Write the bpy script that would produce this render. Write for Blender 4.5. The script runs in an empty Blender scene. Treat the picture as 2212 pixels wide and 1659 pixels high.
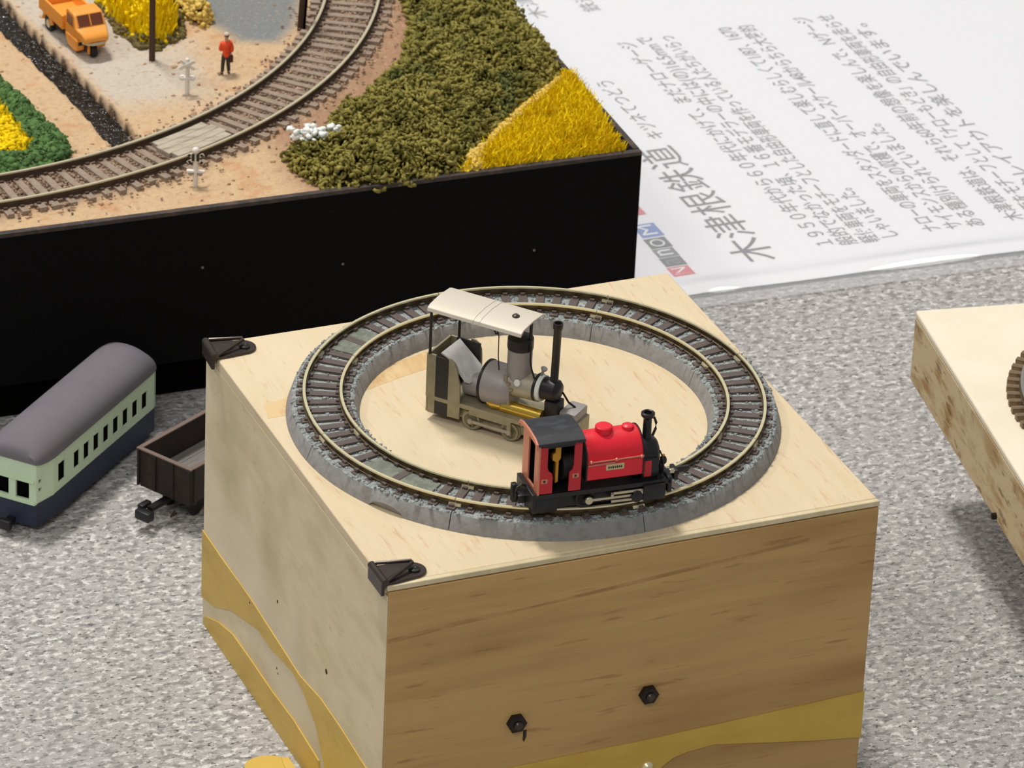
import bpy, bmesh, math, random
import numpy as np
from mathutils import Vector, Matrix, noise

MM = 0.001
random.seed(7)
rng = np.random.default_rng(7)
scene = bpy.context.scene
COL = scene.collection
PI = math.pi

# ------------------------------------------------------------------ camera
cam = bpy.data.cameras.new('camera')
cam.sensor_width = 36.0
cam.lens = 11280.4 / 2212 * 36.0
cam.clip_start = 0.05
cam.clip_end = 60
cam_ob = bpy.data.objects.new('camera', cam)
COL.objects.link(cam_ob)
R = (Matrix.Rotation(-0.414272, 4, 'Z') @ Matrix.Rotation(1.074682, 4, 'X') @ Matrix.Rotation(0.046618, 4, 'Z'))
cam_ob.matrix_world = Matrix.Translation((-0.414193, -1.011155, 0.733867)) @ R
cam.dof.use_dof = True
cam.dof.focus_distance = 1.345
cam.dof.aperture_fstop = 70
scene.camera = cam_ob

# ------------------------------------------------------------------ light of the hall
world = bpy.data.worlds.new('hall')
scene.world = world
world.use_nodes = True
bg = world.node_tree.nodes['Background']
bg.inputs[0].default_value = (0.95, 0.97, 1.0, 1)
bg.inputs[1].default_value = 0.27


def area(name, loc, size, power, color=(1, 0.965, 0.90), target=(0.07, 0.1, 0.05)):
    l = bpy.data.lights.new(name, 'AREA')
    l.shape = 'RECTANGLE'
    l.size, l.size_y = size
    l.energy = power
    l.color = color
    o = bpy.data.objects.new(name, l)
    COL.objects.link(o)
    o.location = loc
    d = Vector(target) - Vector(loc)
    o.rotation_euler = d.to_track_quat('-Z', 'Y').to_euler()
    return o


area('hall_lamp', (-0.16, 0.95, 2.2), (0.42, 0.24), 41)
area('hall_lamp', (-1.6, 0.9, 2.4), (1.2, 0.25), 14)
area('hall_lamp', (1.7, 1.3, 2.4), (1.2, 0.25), 7)
area('hall_lamp', (-1.1, -1.6, 2.0), (1.2, 0.25), 19)  # added front fill, brightens the left side of the box

vs = scene.view_settings
vs.view_transform = 'Standard'
vs.look = 'None'
vs.exposure = 0.0
vs.gamma = 1.0
vs.use_curve_mapping = False


# ------------------------------------------------------------------ materials
def lin(c):
    out = []
    for v in c:
        v = v / 255.0
        out.append(v / 12.92 if v <= 0.04045 else ((v + 0.055) / 1.055) ** 2.4)
    return (*out, 1.0)


def mat(name, color, rough=0.6, metal=0.0, spec=0.5, layers=(), bump=None, attr=None, coat=0.0, vor=None):
    """layers: (scale_xyz per mm, detail, lo, hi, colour, amount) noise veils over the base colour.
    bump: (scale_xyz per mm, detail, height in mm)."""
    m = bpy.data.materials.new(name)
    m.use_nodes = True
    nt = m.node_tree
    N, L = nt.nodes, nt.links
    p = N['Principled BSDF']
    p.inputs['Roughness'].default_value = rough
    p.inputs['Metallic'].default_value = metal
    p.inputs['Specular IOR Level'].default_value = spec
    p.inputs['Coat Weight'].default_value = coat
    p.inputs['Base Color'].default_value = lin(color)
    tc = N.new('ShaderNodeTexCoord')

    def noise_node(sc, detail):
        mp = N.new('ShaderNodeMapping')
        mp.inputs['Scale'].default_value = [s * 1000 for s in sc]
        L.new(tc.outputs['Object'], mp.inputs['Vector'])
        n = N.new('ShaderNodeTexNoise')
        n.inputs['Scale'].default_value = 1.0
        n.inputs['Detail'].default_value = detail
        n.inputs['Roughness'].default_value = 0.6
        L.new(mp.outputs[0], n.inputs['Vector'])
        return n.outputs['Fac']

    last = None
    if attr:
        a = N.new('ShaderNodeAttribute')
        a.attribute_name = attr
        last = a.outputs['Color']
        L.new(last, p.inputs['Base Color'])
    for (sc, detail, lo, hi, c, amount) in layers:
        f = noise_node(sc, detail)
        mr = N.new('ShaderNodeMapRange')
        mr.inputs['From Min'].default_value = lo
        mr.inputs['From Max'].default_value = hi
        mr.inputs['To Max'].default_value = amount
        L.new(f, mr.inputs['Value'])
        mx = N.new('ShaderNodeMix')
        mx.data_type = 'RGBA'
        L.new(mr.outputs[0], mx.inputs['Factor'])
        if last is None:
            mx.inputs['A'].default_value = lin(color)
        else:
            L.new(last, mx.inputs['A'])
        mx.inputs['B'].default_value = lin(c)
        last = mx.outputs['Result']
        L.new(last, p.inputs['Base Color'])
    if bump:
        f = noise_node(bump[0], bump[1])
        b = N.new('ShaderNodeBump')
        b.inputs['Strength'].default_value = 1.0
        b.inputs['Distance'].default_value = bump[2] * MM
        L.new(f, b.inputs['Height'])
        L.new(b.outputs[0], p.inputs['Normal'])
    return m


M = {}
M['felt'] = mat('grey_felt', (178, 175, 173), 0.95, spec=0.1,
                layers=[((.30, .42, .4), 3, .47, .60, (128, 125, 124), .8), ((.42, .55, .5), 3, .53, .63, (224, 222, 220), .9),
                        ((.5, .8, .6), 2, .60, .68, (74, 70, 70), .9), ((.02, .02, .02), 2, .4, .7, (160, 158, 158), .3)],
                bump=((.5, .7, .6), 4, 1.0))
M['ply_top'] = mat('plywood_top', (214, 196, 164), 0.6, spec=0.25,
                   layers=[((.35, .03, .35), 4, .45, .75, (210, 187, 150), .8), ((.9, .12, .9), 2, .60, .72, (196, 160, 122), .6),
                           ((.02, .02, .02), 2, .4, .7, (222, 206, 174), .6)], bump=((.9, .08, .9), 3, .08))
M['ply_side'] = mat('plywood_side', (224, 208, 174), 0.7, spec=0.2,
                    layers=[((.3, .04, .12), 4, .45, .75, (204, 182, 144), .7), ((.03, .02, .03), 3, .45, .65, (186, 174, 136), .7),
                            ((1.0, .25, .4), 2, .64, .74, (180, 154, 116), .35), ((.015, .012, .02), 2, .5, .65, (230, 216, 190), .6)],
                    bump=((.9, .1, .3), 3, .08))
M['ply_front'] = mat('brown_veneer', (194, 158, 102), 0.6, spec=0.25,
                     layers=[((.01, .3, .16), 4, .42, .7, (174, 138, 86), .8), ((.004, .1, .035), 3, .50, .64, (146, 108, 64), .7),
                             ((.06, 1, .6), 3, .6, .7, (136, 98, 58), .5), ((.02, .02, .05), 2, .5, .7, (194, 160, 104), .5)],
                     bump=((.05, .9, .9), 3, .06))
M['ply_pale'] = mat('pale_plywood', (232, 222, 202), 0.6, spec=0.25,
                    layers=[((.05, .05, .05), 3, .4, .7, (224, 210, 184), .6)])
M['stained'] = mat('stained_plywood', (204, 184, 148), 0.75, spec=0.2,
                   layers=[((.05, .05, .16), 4, .48, .62, (160, 122, 76), .85), ((.2, .1, .3), 3, .58, .68, (112, 76, 40), .7),
                           ((.03, .03, .03), 2, .5, .7, (208, 194, 160), .5)], bump=((.5, .2, .5), 3, .1))
M['tape'] = mat('yellow_tape', (206, 172, 80), 0.45, spec=0.4,
                layers=[((.05, .05, .12), 3, .45, .7, (190, 156, 66), .7)], bump=((.12, .12, .2), 2, .25))
M['torn'] = mat('torn_veneer', (214, 186, 140), 0.8, layers=[((.3, .1, .3), 3, .45, .65, (198, 160, 108), .7)], bump=((.5, .2, .5), 3, .2))
M['bronze'] = mat('dark_bronze', (70, 60, 56), 0.35, metal=0.55, spec=0.5)
M['nut'] = mat('black_nut', (40, 34, 32), 0.35, metal=0.5)
M['hole'] = mat('dark_hole', (58, 44, 30), 0.9)
M['roadbed'] = mat('grey_roadbed', (142, 140, 138), 0.8, spec=0.25, bump=((.9, .9, .9), 3, .12),
                   layers=[((.5, .5, .5), 3, .45, .65, (124, 122, 120), .7)])
M['gravel'] = mat('grey_gravel', (160, 165, 165), 0.8, spec=0.3, bump=((1.1, 1.1, 1.1), 3, .8),
                  layers=[((.8, .8, .8), 3, .45, .6, (118, 122, 118), .8), ((.5, .5, .5), 2, .6, .7, (196, 200, 200), .6)])
M['gravel_green'] = mat('green_grey_infill', (126, 130, 118), 0.7, spec=0.3, bump=((.9, .9, .9), 3, .3),
                        layers=[((.5, .5, .5), 3, .45, .6, (104, 108, 98), .8)])
M['sleeper'] = mat('brown_sleeper', (86, 74, 70), 0.6, layers=[((.6, .6, .6), 2, .5, .7, (110, 96, 90), .6)])
M['rail'] = mat('nickel_rail', (238, 228, 188), 0.3, metal=0.55)
M['railweb'] = mat('rail_web', (96, 82, 58), 0.4, metal=0.7)
M['black'] = mat('black_board', (13, 12, 13), 0.75, spec=0.1, layers=[((.5, .5, .5), 3, .64, .72, (34, 30, 30), .5)])
M['blackrim'] = mat('dark_rim', (52, 44, 42), 0.6, layers=[((.3, .3, .3), 3, .45, .65, (88, 70, 62), .7)])
M['plinth'] = mat('black_plinth', (10, 8, 7), 0.9, spec=0.02)
M['under'] = mat('dark_wood_underframe', (120, 96, 64), 0.8)


# ------------------------------------------------------------------ mesh helpers (millimetres in, metres out)
class MB:
    def __init__(self):
        self.bm = bmesh.new()

    def _mat(self, faces, mi):
        if mi:
            for f in faces:
                f.material_index = mi

    def box(self, lo, hi, mtx=None, mi=0, bev=0.0):
        lo, hi = Vector(lo), Vector(hi)
        r = bmesh.ops.create_cube(self.bm, size=1.0)
        vs_ = r['verts']
        for v in vs_:
            v.co = Vector((lo[i] + (v.co[i] + .5) * (hi[i] - lo[i]) for i in range(3)))
        fs = {f for v in vs_ for f in v.link_faces}
        self._mat(fs, mi)
        if bev:
            es = list({e for f in fs for e in f.edges})
            rr = bmesh.ops.bevel(self.bm, geom=es, offset=bev, segments=2, affect='EDGES', profile=.6)
            vs_ = list({v for f in rr['faces'] for v in f.verts} | {v for v in vs_ if v.is_valid})
        if mtx is not None:
            bmesh.ops.transform(self.bm, matrix=mtx, verts=vs_)
        return self

    def cyl(self, p0, p1, r0, r1=None, n=16, cap=True, mi=0):
        r1 = r0 if r1 is None else r1
        p0, p1 = Vector(p0), Vector(p1)
        q = (p1 - p0).to_track_quat('Z', 'Y').to_matrix()
        a, b = [], []
        for i in range(n):
            t = 2 * PI * i / n
            d = q @ Vector((math.cos(t), math.sin(t), 0))
            a.append(self.bm.verts.new(p0 + d * r0))
            b.append(self.bm.verts.new(p1 + d * r1))
        fs = [self.bm.faces.new((a[i], a[(i + 1) % n], b[(i + 1) % n], b[i])) for i in range(n)]
        if cap:
            fs.append(self.bm.faces.new(a[::-1]))
            fs.append(self.bm.faces.new(b))
        self._mat(fs, mi)
        return self

    def lathe(self, base, axis, prof, n=20, mi=0):
        """prof: list of (radius, height along axis)."""
        base, axis = Vector(base), Vector(axis).normalized()
        q = axis.to_track_quat('Z', 'Y').to_matrix()
        rings = []
        for (r, h) in prof:
            if r < 1e-6:
                rings.append([self.bm.verts.new(base + axis * h)])
            else:
                rings.append([self.bm.verts.new(base + axis * h + q @ Vector((math.cos(2 * PI * i / n) * r, math.sin(2 * PI * i / n) * r, 0))) for i in range(n)])
        fs = []
        for A, B in zip(rings, rings[1:]):
            for i in range(n):
                j = (i + 1) % n
                if len(A) == 1 and len(B) == 1:
                    continue
                if len(A) == 1:
                    fs.append(self.bm.faces.new((A[0], B[j], B[i])))
                elif len(B) == 1:
                    fs.append(self.bm.faces.new((A[i], A[j], B[0])))
                else:
                    fs.append(self.bm.faces.new((A[i], A[j], B[j], B[i])))
        for ring, rev in ((rings[0], True), (rings[-1], False)):
            if len(ring) > 1:
                fs.append(self.bm.faces.new(ring[::-1] if rev else ring))
        self._mat(fs, mi)
        return self

    def tube(self, pts, r, n=8, closed=False, mi=0):
        pts = [Vector(p) for p in pts]
        m = len(pts)
        rings = []
        up = Vector((0, 0, 1))
        for i, p in enumerate(pts):
            if closed:
                t = pts[(i + 1) % m] - pts[i - 1]
            else:
                t = pts[min(i + 1, m - 1)] - pts[max(i - 1, 0)]
            t.normalize()
            x = t.cross(up)
            if x.length < 1e-3:
                x = t.cross(Vector((1, 0, 0)))
            x.normalize()
            y = x.cross(t)
            rr = r[i] if isinstance(r, (list, tuple)) else r
            rings.append([self.bm.verts.new(p + (x * math.cos(2 * PI * k / n) + y * math.sin(2 * PI * k / n)) * rr) for k in range(n)])
        fs = []
        for i in range(m if closed else m - 1):
            A, B = rings[i], rings[(i + 1) % m]
            for k in range(n):
                fs.append(self.bm.faces.new((A[k], A[(k + 1) % n], B[(k + 1) % n], B[k])))
        if not closed:
            fs.append(self.bm.faces.new(rings[0][::-1]))
            fs.append(self.bm.faces.new(rings[-1]))
        self._mat(fs, mi)
        return self

    def prism(self, poly, d, mi=0):
        """poly: list of 3-D points (planar outline); d: extrusion vector."""
        d = Vector(d)
        a = [self.bm.verts.new(Vector(p)) for p in poly]
        b = [self.bm.verts.new(Vector(p) + d) for p in poly]
        n = len(a)
        fs = [self.bm.faces.new(a), self.bm.faces.new(b[::-1])]
        for i in range(n):
            j = (i + 1) % n
            fs.append(self.bm.faces.new((a[j], a[i], b[i], b[j])))
        self._mat(fs, mi)
        return self

    def ball(self, c, r, sub=2, scale=(1, 1, 1), mi=0):
        rr = bmesh.ops.create_icosphere(self.bm, subdivisions=sub, radius=1.0)
        for v in rr['verts']:
            v.co = Vector((c[i] + v.co[i] * r * scale[i] for i in range(3)))
        self._mat({f for v in rr['verts'] for f in v.link_faces}, mi)
        return self

    def arc(self, c, prof, a0, a1, n, mi=0, cap=True, fz=None):
        """sweep prof [(radius, z)] round centre c from angle a0 to a1 (degrees). fz(angle, k, r, z) may shift a point."""
        rings = []
        full = abs(a1 - a0) >= 359.99
        for i in range(n if full else n + 1):
            t = math.radians(a0 + (a1 - a0) * i / n)
            ring = []
            for k, (r, z) in enumerate(prof):
                if fz:
                    r, z = fz(math.degrees(t), k, r, z)
                ring.append(self.bm.verts.new((c[0] + r * math.cos(t), c[1] + r * math.sin(t), z)))
            rings.append(ring)
        m = len(prof)
        fs = []
        for i in range(n):
            A, B = rings[i], rings[(i + 1) % len(rings)]
            for k in range(m):
                l = (k + 1) % m
                fs.append(self.bm.faces.new((A[k], A[l], B[l], B[k])))
        if not full and cap:
            fs.append(self.bm.faces.new(rings[0][::-1]))
            fs.append(self.bm.faces.new(rings[-1]))
        self._mat(fs, mi)
        return self

    def holed(self, us, vs_, holes, frame, t, mi=0):
        """wall sheet of thickness t with rectangular holes; frame(u, v, w) -> 3-D point, w = 0..t inwards."""
        cu = sorted(set(us + [h[i] for h in holes for i in (0, 1)]))
        cv = sorted(set(vs_ + [h[i] for h in holes for i in (2, 3)]))
        vc = {}

        def V(i, j, w):
            k = (i, j, w)
            if k not in vc:
                vc[k] = self.bm.verts.new(Vector(frame(cu[i], cv[j], w * t)))
            return vc[k]

        def solid(i, j):
            if i < 0 or j < 0 or i >= len(cu) - 1 or j >= len(cv) - 1:
                return False
            u, v = (cu[i] + cu[i + 1]) / 2, (cv[j] + cv[j + 1]) / 2
            return not any(h[0] < u < h[1] and h[2] < v < h[3] for h in holes)

        fs = []
        for i in range(len(cu) - 1):
            for j in range(len(cv) - 1):
                if not solid(i, j):
                    continue
                fs.append(self.bm.faces.new((V(i, j, 0), V(i + 1, j, 0), V(i + 1, j + 1, 0), V(i, j + 1, 0))))
                fs.append(self.bm.faces.new((V(i, j, 1), V(i, j + 1, 1), V(i + 1, j + 1, 1), V(i + 1, j, 1))))
                for (di, dj, p, q) in ((-1, 0, (i, j), (i, j + 1)), (1, 0, (i + 1, j + 1), (i + 1, j)), (0, -1, (i + 1, j), (i, j)), (0, 1, (i, j + 1), (i + 1, j + 1))):
                    if not solid(i + di, j + dj):
                        fs.append(self.bm.faces.new((V(*p, 0), V(*q, 0), V(*q, 1), V(*p, 1))))
        self._mat(fs, mi)
        return self

    def build(self, name, mats, parent=None, label=None, kind=None, smooth=35, bevel=0.0, off=(0, 0, 0)):
        bm = self.bm
        bmesh.ops.recalc_face_normals(bm, faces=bm.faces)
        o_ = Vector(off)
        for v in bm.verts:
            v.co = (v.co - o_) * MM
        me = bpy.data.meshes.new(name)
        bm.to_mesh(me)
        bm.free()
        if smooth:
            me.polygons.foreach_set('use_smooth', [True] * len(me.polygons))
            me.set_sharp_from_angle(angle=math.radians(smooth))
        if not isinstance(mats, (list, tuple)):
            mats = [mats]
        for m in mats:
            me.materials.append(m)
        return link(name, me, parent, label, kind, bevel)


def link(name, me, parent=None, label=None, kind=None, bevel=0.0):
    o = bpy.data.objects.new(name, me)
    COL.objects.link(o)
    if parent is not None:
        o.parent = parent
    if label:
        o['label'] = label
    if kind:
        o['kind'] = kind
    if bevel:
        b = o.modifiers.new('edge', 'BEVEL')
        b.width = bevel * MM
        b.segments = 2
        b.limit_method = 'ANGLE'
        b.angle_limit = math.radians(40)
    return o


def thing(name, label, cat, loc=(0, 0, 0), rot=0.0, group=None):
    o = bpy.data.objects.new(name, None)
    COL.objects.link(o)
    o.empty_display_size = 0.005
    o.location = Vector(loc) * MM
    o.rotation_euler = (0, 0, math.radians(rot))
    o['label'] = label
    o['category'] = cat
    if group:
        o['group'] = group
    return o


def raw_mesh(name, verts, faces, mats, parent, label=None, kind=None, smooth=0):
    me = bpy.data.meshes.new(name)
    verts = np.asarray(verts, dtype=np.float32) * MM
    faces = np.asarray(faces, dtype=np.int32)
    k = faces.shape[1]
    me.vertices.add(len(verts))
    me.vertices.foreach_set('co', verts.ravel())
    me.loops.add(faces.size)
    me.loops.foreach_set('vertex_index', faces.ravel())
    me.polygons.add(len(faces))
    me.polygons.foreach_set('loop_start', np.arange(0, faces.size, k, dtype=np.int32))
    me.update(calc_edges=True)
    me.validate()
    if smooth:
        me.polygons.foreach_set('use_smooth', [True] * len(me.polygons))
    if not isinstance(mats, (list, tuple)):
        mats = [mats]
    for m in mats:
        me.materials.append(m)
    return link(name, me, parent, label, kind)


def copy_part(src, parent, mtx):
    c = src.copy()
    c.parent = parent
    c.matrix_parent_inverse = Matrix.Identity(4)
    c.matrix_basis = mtx
    COL.objects.link(c)
    return c


def rotz(a):
    return Matrix.Rotation(math.radians(a), 4, 'Z')


def smoothstep(a, b, x):
    t = min(1, max(0, (x - a) / (b - a)))
    return t * t * (3 - 2 * t)


# ------------------------------------------------------------------ the table and the floor below it
MB().box((-3000, -3000, -760), (3500, 4000, -720)).build('floor', mat('hall_floor', (120, 118, 116), .6), kind='structure', smooth=0)
tb = thing('exhibition_table', 'table covered in mottled light grey felt under all the models', 'table', (80, 200, 0))
m_ = MB()
m_.box((-620, -520, -2.5), (700, 620, 0))
m_.box((-620, -520, -180), (-617.5, 620, -2.5)).box((697.5, -520, -180), (700, 620, -2.5))
m_.box((-617.5, -520, -180), (697.5, -517.5, -2.5)).box((-617.5, 617.5, -180), (697.5, 620, -2.5))
m_.build('felt_cloth', M['felt'], tb, smooth=0, off=(0, 0, 0))
MB().box((-615, -515, -22), (695, 615, -2.5)).build('tabletop', M['under'], tb, smooth=0)
for (x, y) in ((-580, -480), (660, -480), (-580, 580), (660, 580)):
    MB().box((x - 20, y - 20, -720), (x + 20, y + 20, -22)).build('leg', M['nut'], tb, smooth=0)

# ------------------------------------------------------------------ the plywood box in the middle
BW, BD, BH = 133.2, 131.9, 85.0
bx = thing('plywood_box', 'tall plywood box with brown front and yellow tape, carrying the circle of track', 'box')
MB().box((0, 1.6, BH - 3), (BW, BD, BH)).build('top_panel', M['ply_top'], bx, bevel=.35)
MB().box((0.0, 0.0, BH - 1.5), (BW, 1.6, BH)).build('edge_strip', M['ply_side'], bx, bevel=.25, label='pale veneer edge along the front of the lid')
MB().box((0.4, 0.15, 0.3), (BW, 3.2, BH - 1.9)).build('front_panel', M['ply_front'], bx, bevel=.3, label='brown veneered front panel')
MB().box((0, 0.2, .3), (.4, BD, BH - 3)).box((.4, 3.2, .3), (3.2, BD, BH - 3)).build('side_panel', M['ply_side'], bx, bevel=.2)
MB().box((BW - 3.2, 3.2, .3), (BW, BD, BH - 3)).build('side_panel', M['ply_side'], bx, bevel=.2)
MB().box((3.2, BD - 3, .3), (BW - 3.2, BD, BH - 3)).build('back_panel', M['ply_side'], bx, bevel=.2)


def sheet_patch(outline, frame, t, name, material, parent, label=None):
    m = MB()
    n = Vector(frame(0, 0, t)) - Vector(frame(0, 0, 0))
    m.prism([frame(u, v, 0) for u, v in outline], n)
    return m.build(name, material, parent, label=label, smooth=0)


left = lambda u, v, w: (-w, u, v)
front = lambda u, v, w: (u, -w + .12, v)
tA = [(132.2, 28.2), (115, 28), (95, 28.2), (78, 27.3), (57, 26.2), (42, 28.2), (28, 28), (11, 26.9), (-.2, 26.6), (-.2, 0), (36, 0), (37.8, 10), (45, 18.5), (54.5, 22.9), (62.7, 24.2), (78.9, 21.9), (88.5, 22.1), (108.8, 16.3), (122, 10), (132.2, 7.5)]
sheet_patch(tA, left, .28, 'tape_strip', M['tape'], bx)
tB = [(128, 3.5), (118, 7.4), (107, 9.9), (92.6, 10.1), (77, 10), (60.7, 10.7), (42, 9.5), (40, 0.1), (130, 0.1), (130, 2)]
sheet_patch(tB, left, .4, 'tape_strip', M['tape'], bx)
tC = [(133.4, 28.6), (95, 27.1), (68.4, 26.2), (48.7, 26.0), (33, 25.6), (-.2, 25), (-.2, 0.1), (66, .1), (72, 9), (76.9, 17.3), (80, 19.4), (84, 20.4), (91.3, 21.1), (102.2, 19.3), (119.3, 16.5), (133.4, 14.7)]
sheet_patch(tC, front, .3, 'tape_strip', M['tape'], bx)
for (x, z) in ((35.8, 38.9), (71.8, 40.1)):
    m = MB()
    m.lathe((x, .2, z), (0, -1, 0), [(2.62, 0), (2.62, 1.4), (2.2, 1.8), (1.35, 1.8), (1.35, .9), (0, .9)], n=6)
    nut = m.build('hex_nut', M['nut'], bx, smooth=0)
    MB().lathe((x, .2, z), (0, -1, 0), [(1.2, 0), (1.2, 2.2), (.8, 2.6), (0, 2.6)], n=14).build('bolt_end', M['bronze'], nut)
MB().lathe((72.8, -.15, 18.2), (0, -1, 0), [(1.6, 0), (1.6, .5), (1.0, 1.1), (0, 1.2)], n=16).build('screw', M['rail'], bx)
sheet_patch([(38.0, 36.0), (38.9, 36.0), (38.9, 34.0), (38.3, 32.6), (37.9, 33.2)], lambda u, v, w: (u, -w + .15, v), .06, 'scratch_mark', M['hole'], bx)
pts = [(.6, 69.1), (20, 70.9), (36, 71.6), (51, 72.4), (72, 74.0), (95, 75.5), (114, 77.0)]
sheet_patch([(u, v + .5 + .2 * math.sin(u)) for u, v in pts] + [(u, v - .4 - .2 * math.sin(u * 1.7)) for u, v in pts[::-1]], lambda u, v, w: (u, -w + .15, v), .05, 'grain_streak', mat('dark_grain', (160, 122, 74), .7, layers=[((.08, 1, .3), 3, .45, .6, (184, 146, 92), .9)]), bx)
for (u, v, a, b) in ((74.9, 38.3, .5, 1.4), (94.7, 26.8, .35, 1.3), (74.3, 18.4, .35, .6), (73.4, 17.3, .3, .6), (39.1, 38.0, .8, .9)):
    MB().lathe((-.02 - (.28 if v == 26.8 else 0), u, v), (-1, 0, 0), [(0.001, 0), (a, .02), (a * .8, .05), (0, .06)], n=10).build('nail_hole', M['hole'], bx)
# torn strip of veneer running under the roadbed
pts = []
for i in range(13):
    t = i / 12
    pts.append((3.2 + 60 * t, 91.5 + 17 * t + 4.8 * (1 - .15 * t) + noise.noise((i * 1.7, 0, 0)) * 1.6))
low = []
for i in range(13):
    t = i / 12
    low.append((3.2 + 60 * t, 91.5 + 17 * t - 4.2 + noise.noise((i * 1.7, 5, 0)) * 1.6))
low[0] = (1.4, 88.6)
sheet_patch(pts + low[::-1], lambda u, v, w: (u, v, BH + w), .04, 'torn_patch', M['torn'], bx, label='bare patch where the veneer has torn away')


def corner_clip(y0, twist):
    root = MB()
    e = lambda x, y, z: (x, y, BH + z)
    # base plate: straight at the hinge, rounded at the tongue
    out = [(-.6, -4.6), (-.6, 4.6), (3, 4.4)]
    out += [(8.2 + 3.6 * math.sin(a), 3.6 * math.cos(a)) for a in [PI * k / 12 for k in range(13)]]
    out += [(3, -4.4)]
    ca, sa = math.cos(twist), math.sin(twist)
    rotp = lambda x, y: (x * ca - y * sa, y0 + x * sa + y * ca)
    root.prism([e(*rotp(x, y), 0.02) for x, y in out], (0, 0, .7))
    base = root.build('corner_clip', M['bronze'], bx, bevel=.2)
    m = MB()
    m.tube([e(*rotp(-.6, -4.8), 1.0), e(*rotp(-.6, 4.8), 1.0)], 1.0, n=12)
    m.box((0, 0, 0), (1, 1, 1), Matrix.Translation((0, y0, BH)) @ Matrix.Rotation(twist, 4, 'Z') @ Matrix.Translation((-1.5, -4.6, -2.6)) @ Matrix.Diagonal((.8, 9.2, 3.4, 1)))
    m.build('hinge', M['bronze'], base)
    m = MB()
    m.tube([e(*rotp(.2, -4.2), 1.2), e(*rotp(8.4, .2), 2.6), e(*rotp(8.3, .9), 2.65), e(*rotp(.2, 4.2), 1.6)], .48, n=8)
    m.build('wire_loop', M['bronze'], base)
    m = MB()
    m.prism([e(*rotp(.2, -3.4), 1.0), e(*rotp(.2, 3.4), 1.0), e(*rotp(5.4, .8), 1.5), e(*rotp(5.4, -.4), 1.5)], (0, 0, .35))
    m.build('cover_plate', M['bronze'], base)
    m = MB()
    m.lathe(e(*rotp(8.6, -.6), .7), (0, 0, 1), [(1.5, 0), (1.4, .5), (.5, .7), (0, .5)], n=14)
    m.build('screw', M['nut'], base)


corner_clip(4.9, .0)
corner_clip(127.0, -.06)

# ------------------------------------------------------------------ circle of track on the box
CX, CY = 66.93, 68.17
tr = thing('track_circle', 'full circle of small-gauge track on grey roadbed, on top of the plywood box', 'track', (CX, CY, BH))
seg_n = 30


def edge_noise(deg, k, r, z):
    j = noise.noise((math.cos(math.radians(deg)) * 26, math.sin(math.radians(deg)) * 26, k * 3.1))
    if k in (2, 3, 6, 7):
        r += j * .45
    if k in (3, 4, 5, 6):
        z += noise.noise((math.cos(math.radians(deg)) * 40, math.sin(math.radians(deg)) * 40, k * 2.3)) * .3
    if k == 0 or k == 1:
        d = abs(deg + 148)
        if d < 4.6 and k == 1:
            z += 2.3 * math.sqrt(max(0, 1 - (d / 4.6) ** 2))
    return r, z


def edge_noise_floor(deg, k, r, z):
    return edge_noise(deg, k, r, z)


PROF = [(62.9, .0), (64.0, .0), (62.6, 4.1), (61.9, 4.45), (57.5, 4.35), (51.5, 4.35), (47.0, 4.45), (46.4, 4.1), (44.9, 0), (46.0, 0)]
for i in range(8):
    a0 = 3 + 45 * i
    if a0 > 180:
        a0 -= 360
    m = MB()
    m.arc((0, 0), PROF, a0 + .12, a0 + 44.88, 90, fz=edge_noise)
    for f in m.bm.faces:
        c = f.calc_center_median()
        rr = math.hypot(c.x, c.y)
        if c.z > 3.7:
            f.material_index = 1
    m.build('roadbed', [M['roadbed'], M['gravel']], tr, smooth=50)
# stones bedded between the sleepers, too small to pick apart
ico = bmesh.new()
bmesh.ops.create_icosphere(ico, subdivisions=1, radius=1.0)
ICO_V = np.array([v.co[:] for v in ico.verts])
ICO_F = np.array([[v.index for v in f.verts] for f in ico.faces])
ico.free()


def crumbs(centres, sizes, flat=(1, 1, 1), jitter=.3):
    n = len(centres)
    nv = len(ICO_V)
    v = np.repeat(ICO_V[None], n, 0) * (1 + rng.uniform(-jitter, jitter, (n, nv, 1)))
    v *= np.asarray(flat) * (1 + rng.uniform(-.3, .3, (n, 1, 3)))
    a = rng.uniform(0, 2 * PI, n)
    c, s = np.cos(a), np.sin(a)
    x = v[:, :, 0] * c[:, None] - v[:, :, 1] * s[:, None]
    y = v[:, :, 0] * s[:, None] + v[:, :, 1] * c[:, None]
    v = np.stack([x, y, v[:, :, 2]], -1) * np.asarray(sizes)[:, None, None] + np.asarray(centres)[:, None, :]
    f = (ICO_F[None] + (np.arange(n) * nv)[:, None, None]).reshape(-1, 3)
    return v.reshape(-1, 3), f


n = 3600
a = rng.uniform(0, 2 * PI, n)
r = np.where(rng.random(n) < .35, rng.uniform(59.8, 62.4, n), np.where(rng.random(n) < .5, rng.uniform(46.6, 49.4, n), rng.uniform(50.6, 58.6, n)))
v, f = crumbs(np.stack([r * np.cos(a), r * np.sin(a), np.full(n, 4.42) + rng.uniform(-.1, .1, n)], 1), rng.uniform(.3, .62, n), (1, 1, .6))
raw_mesh('gravel', v, f, M['gravel'], tr, kind='stuff')

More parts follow.
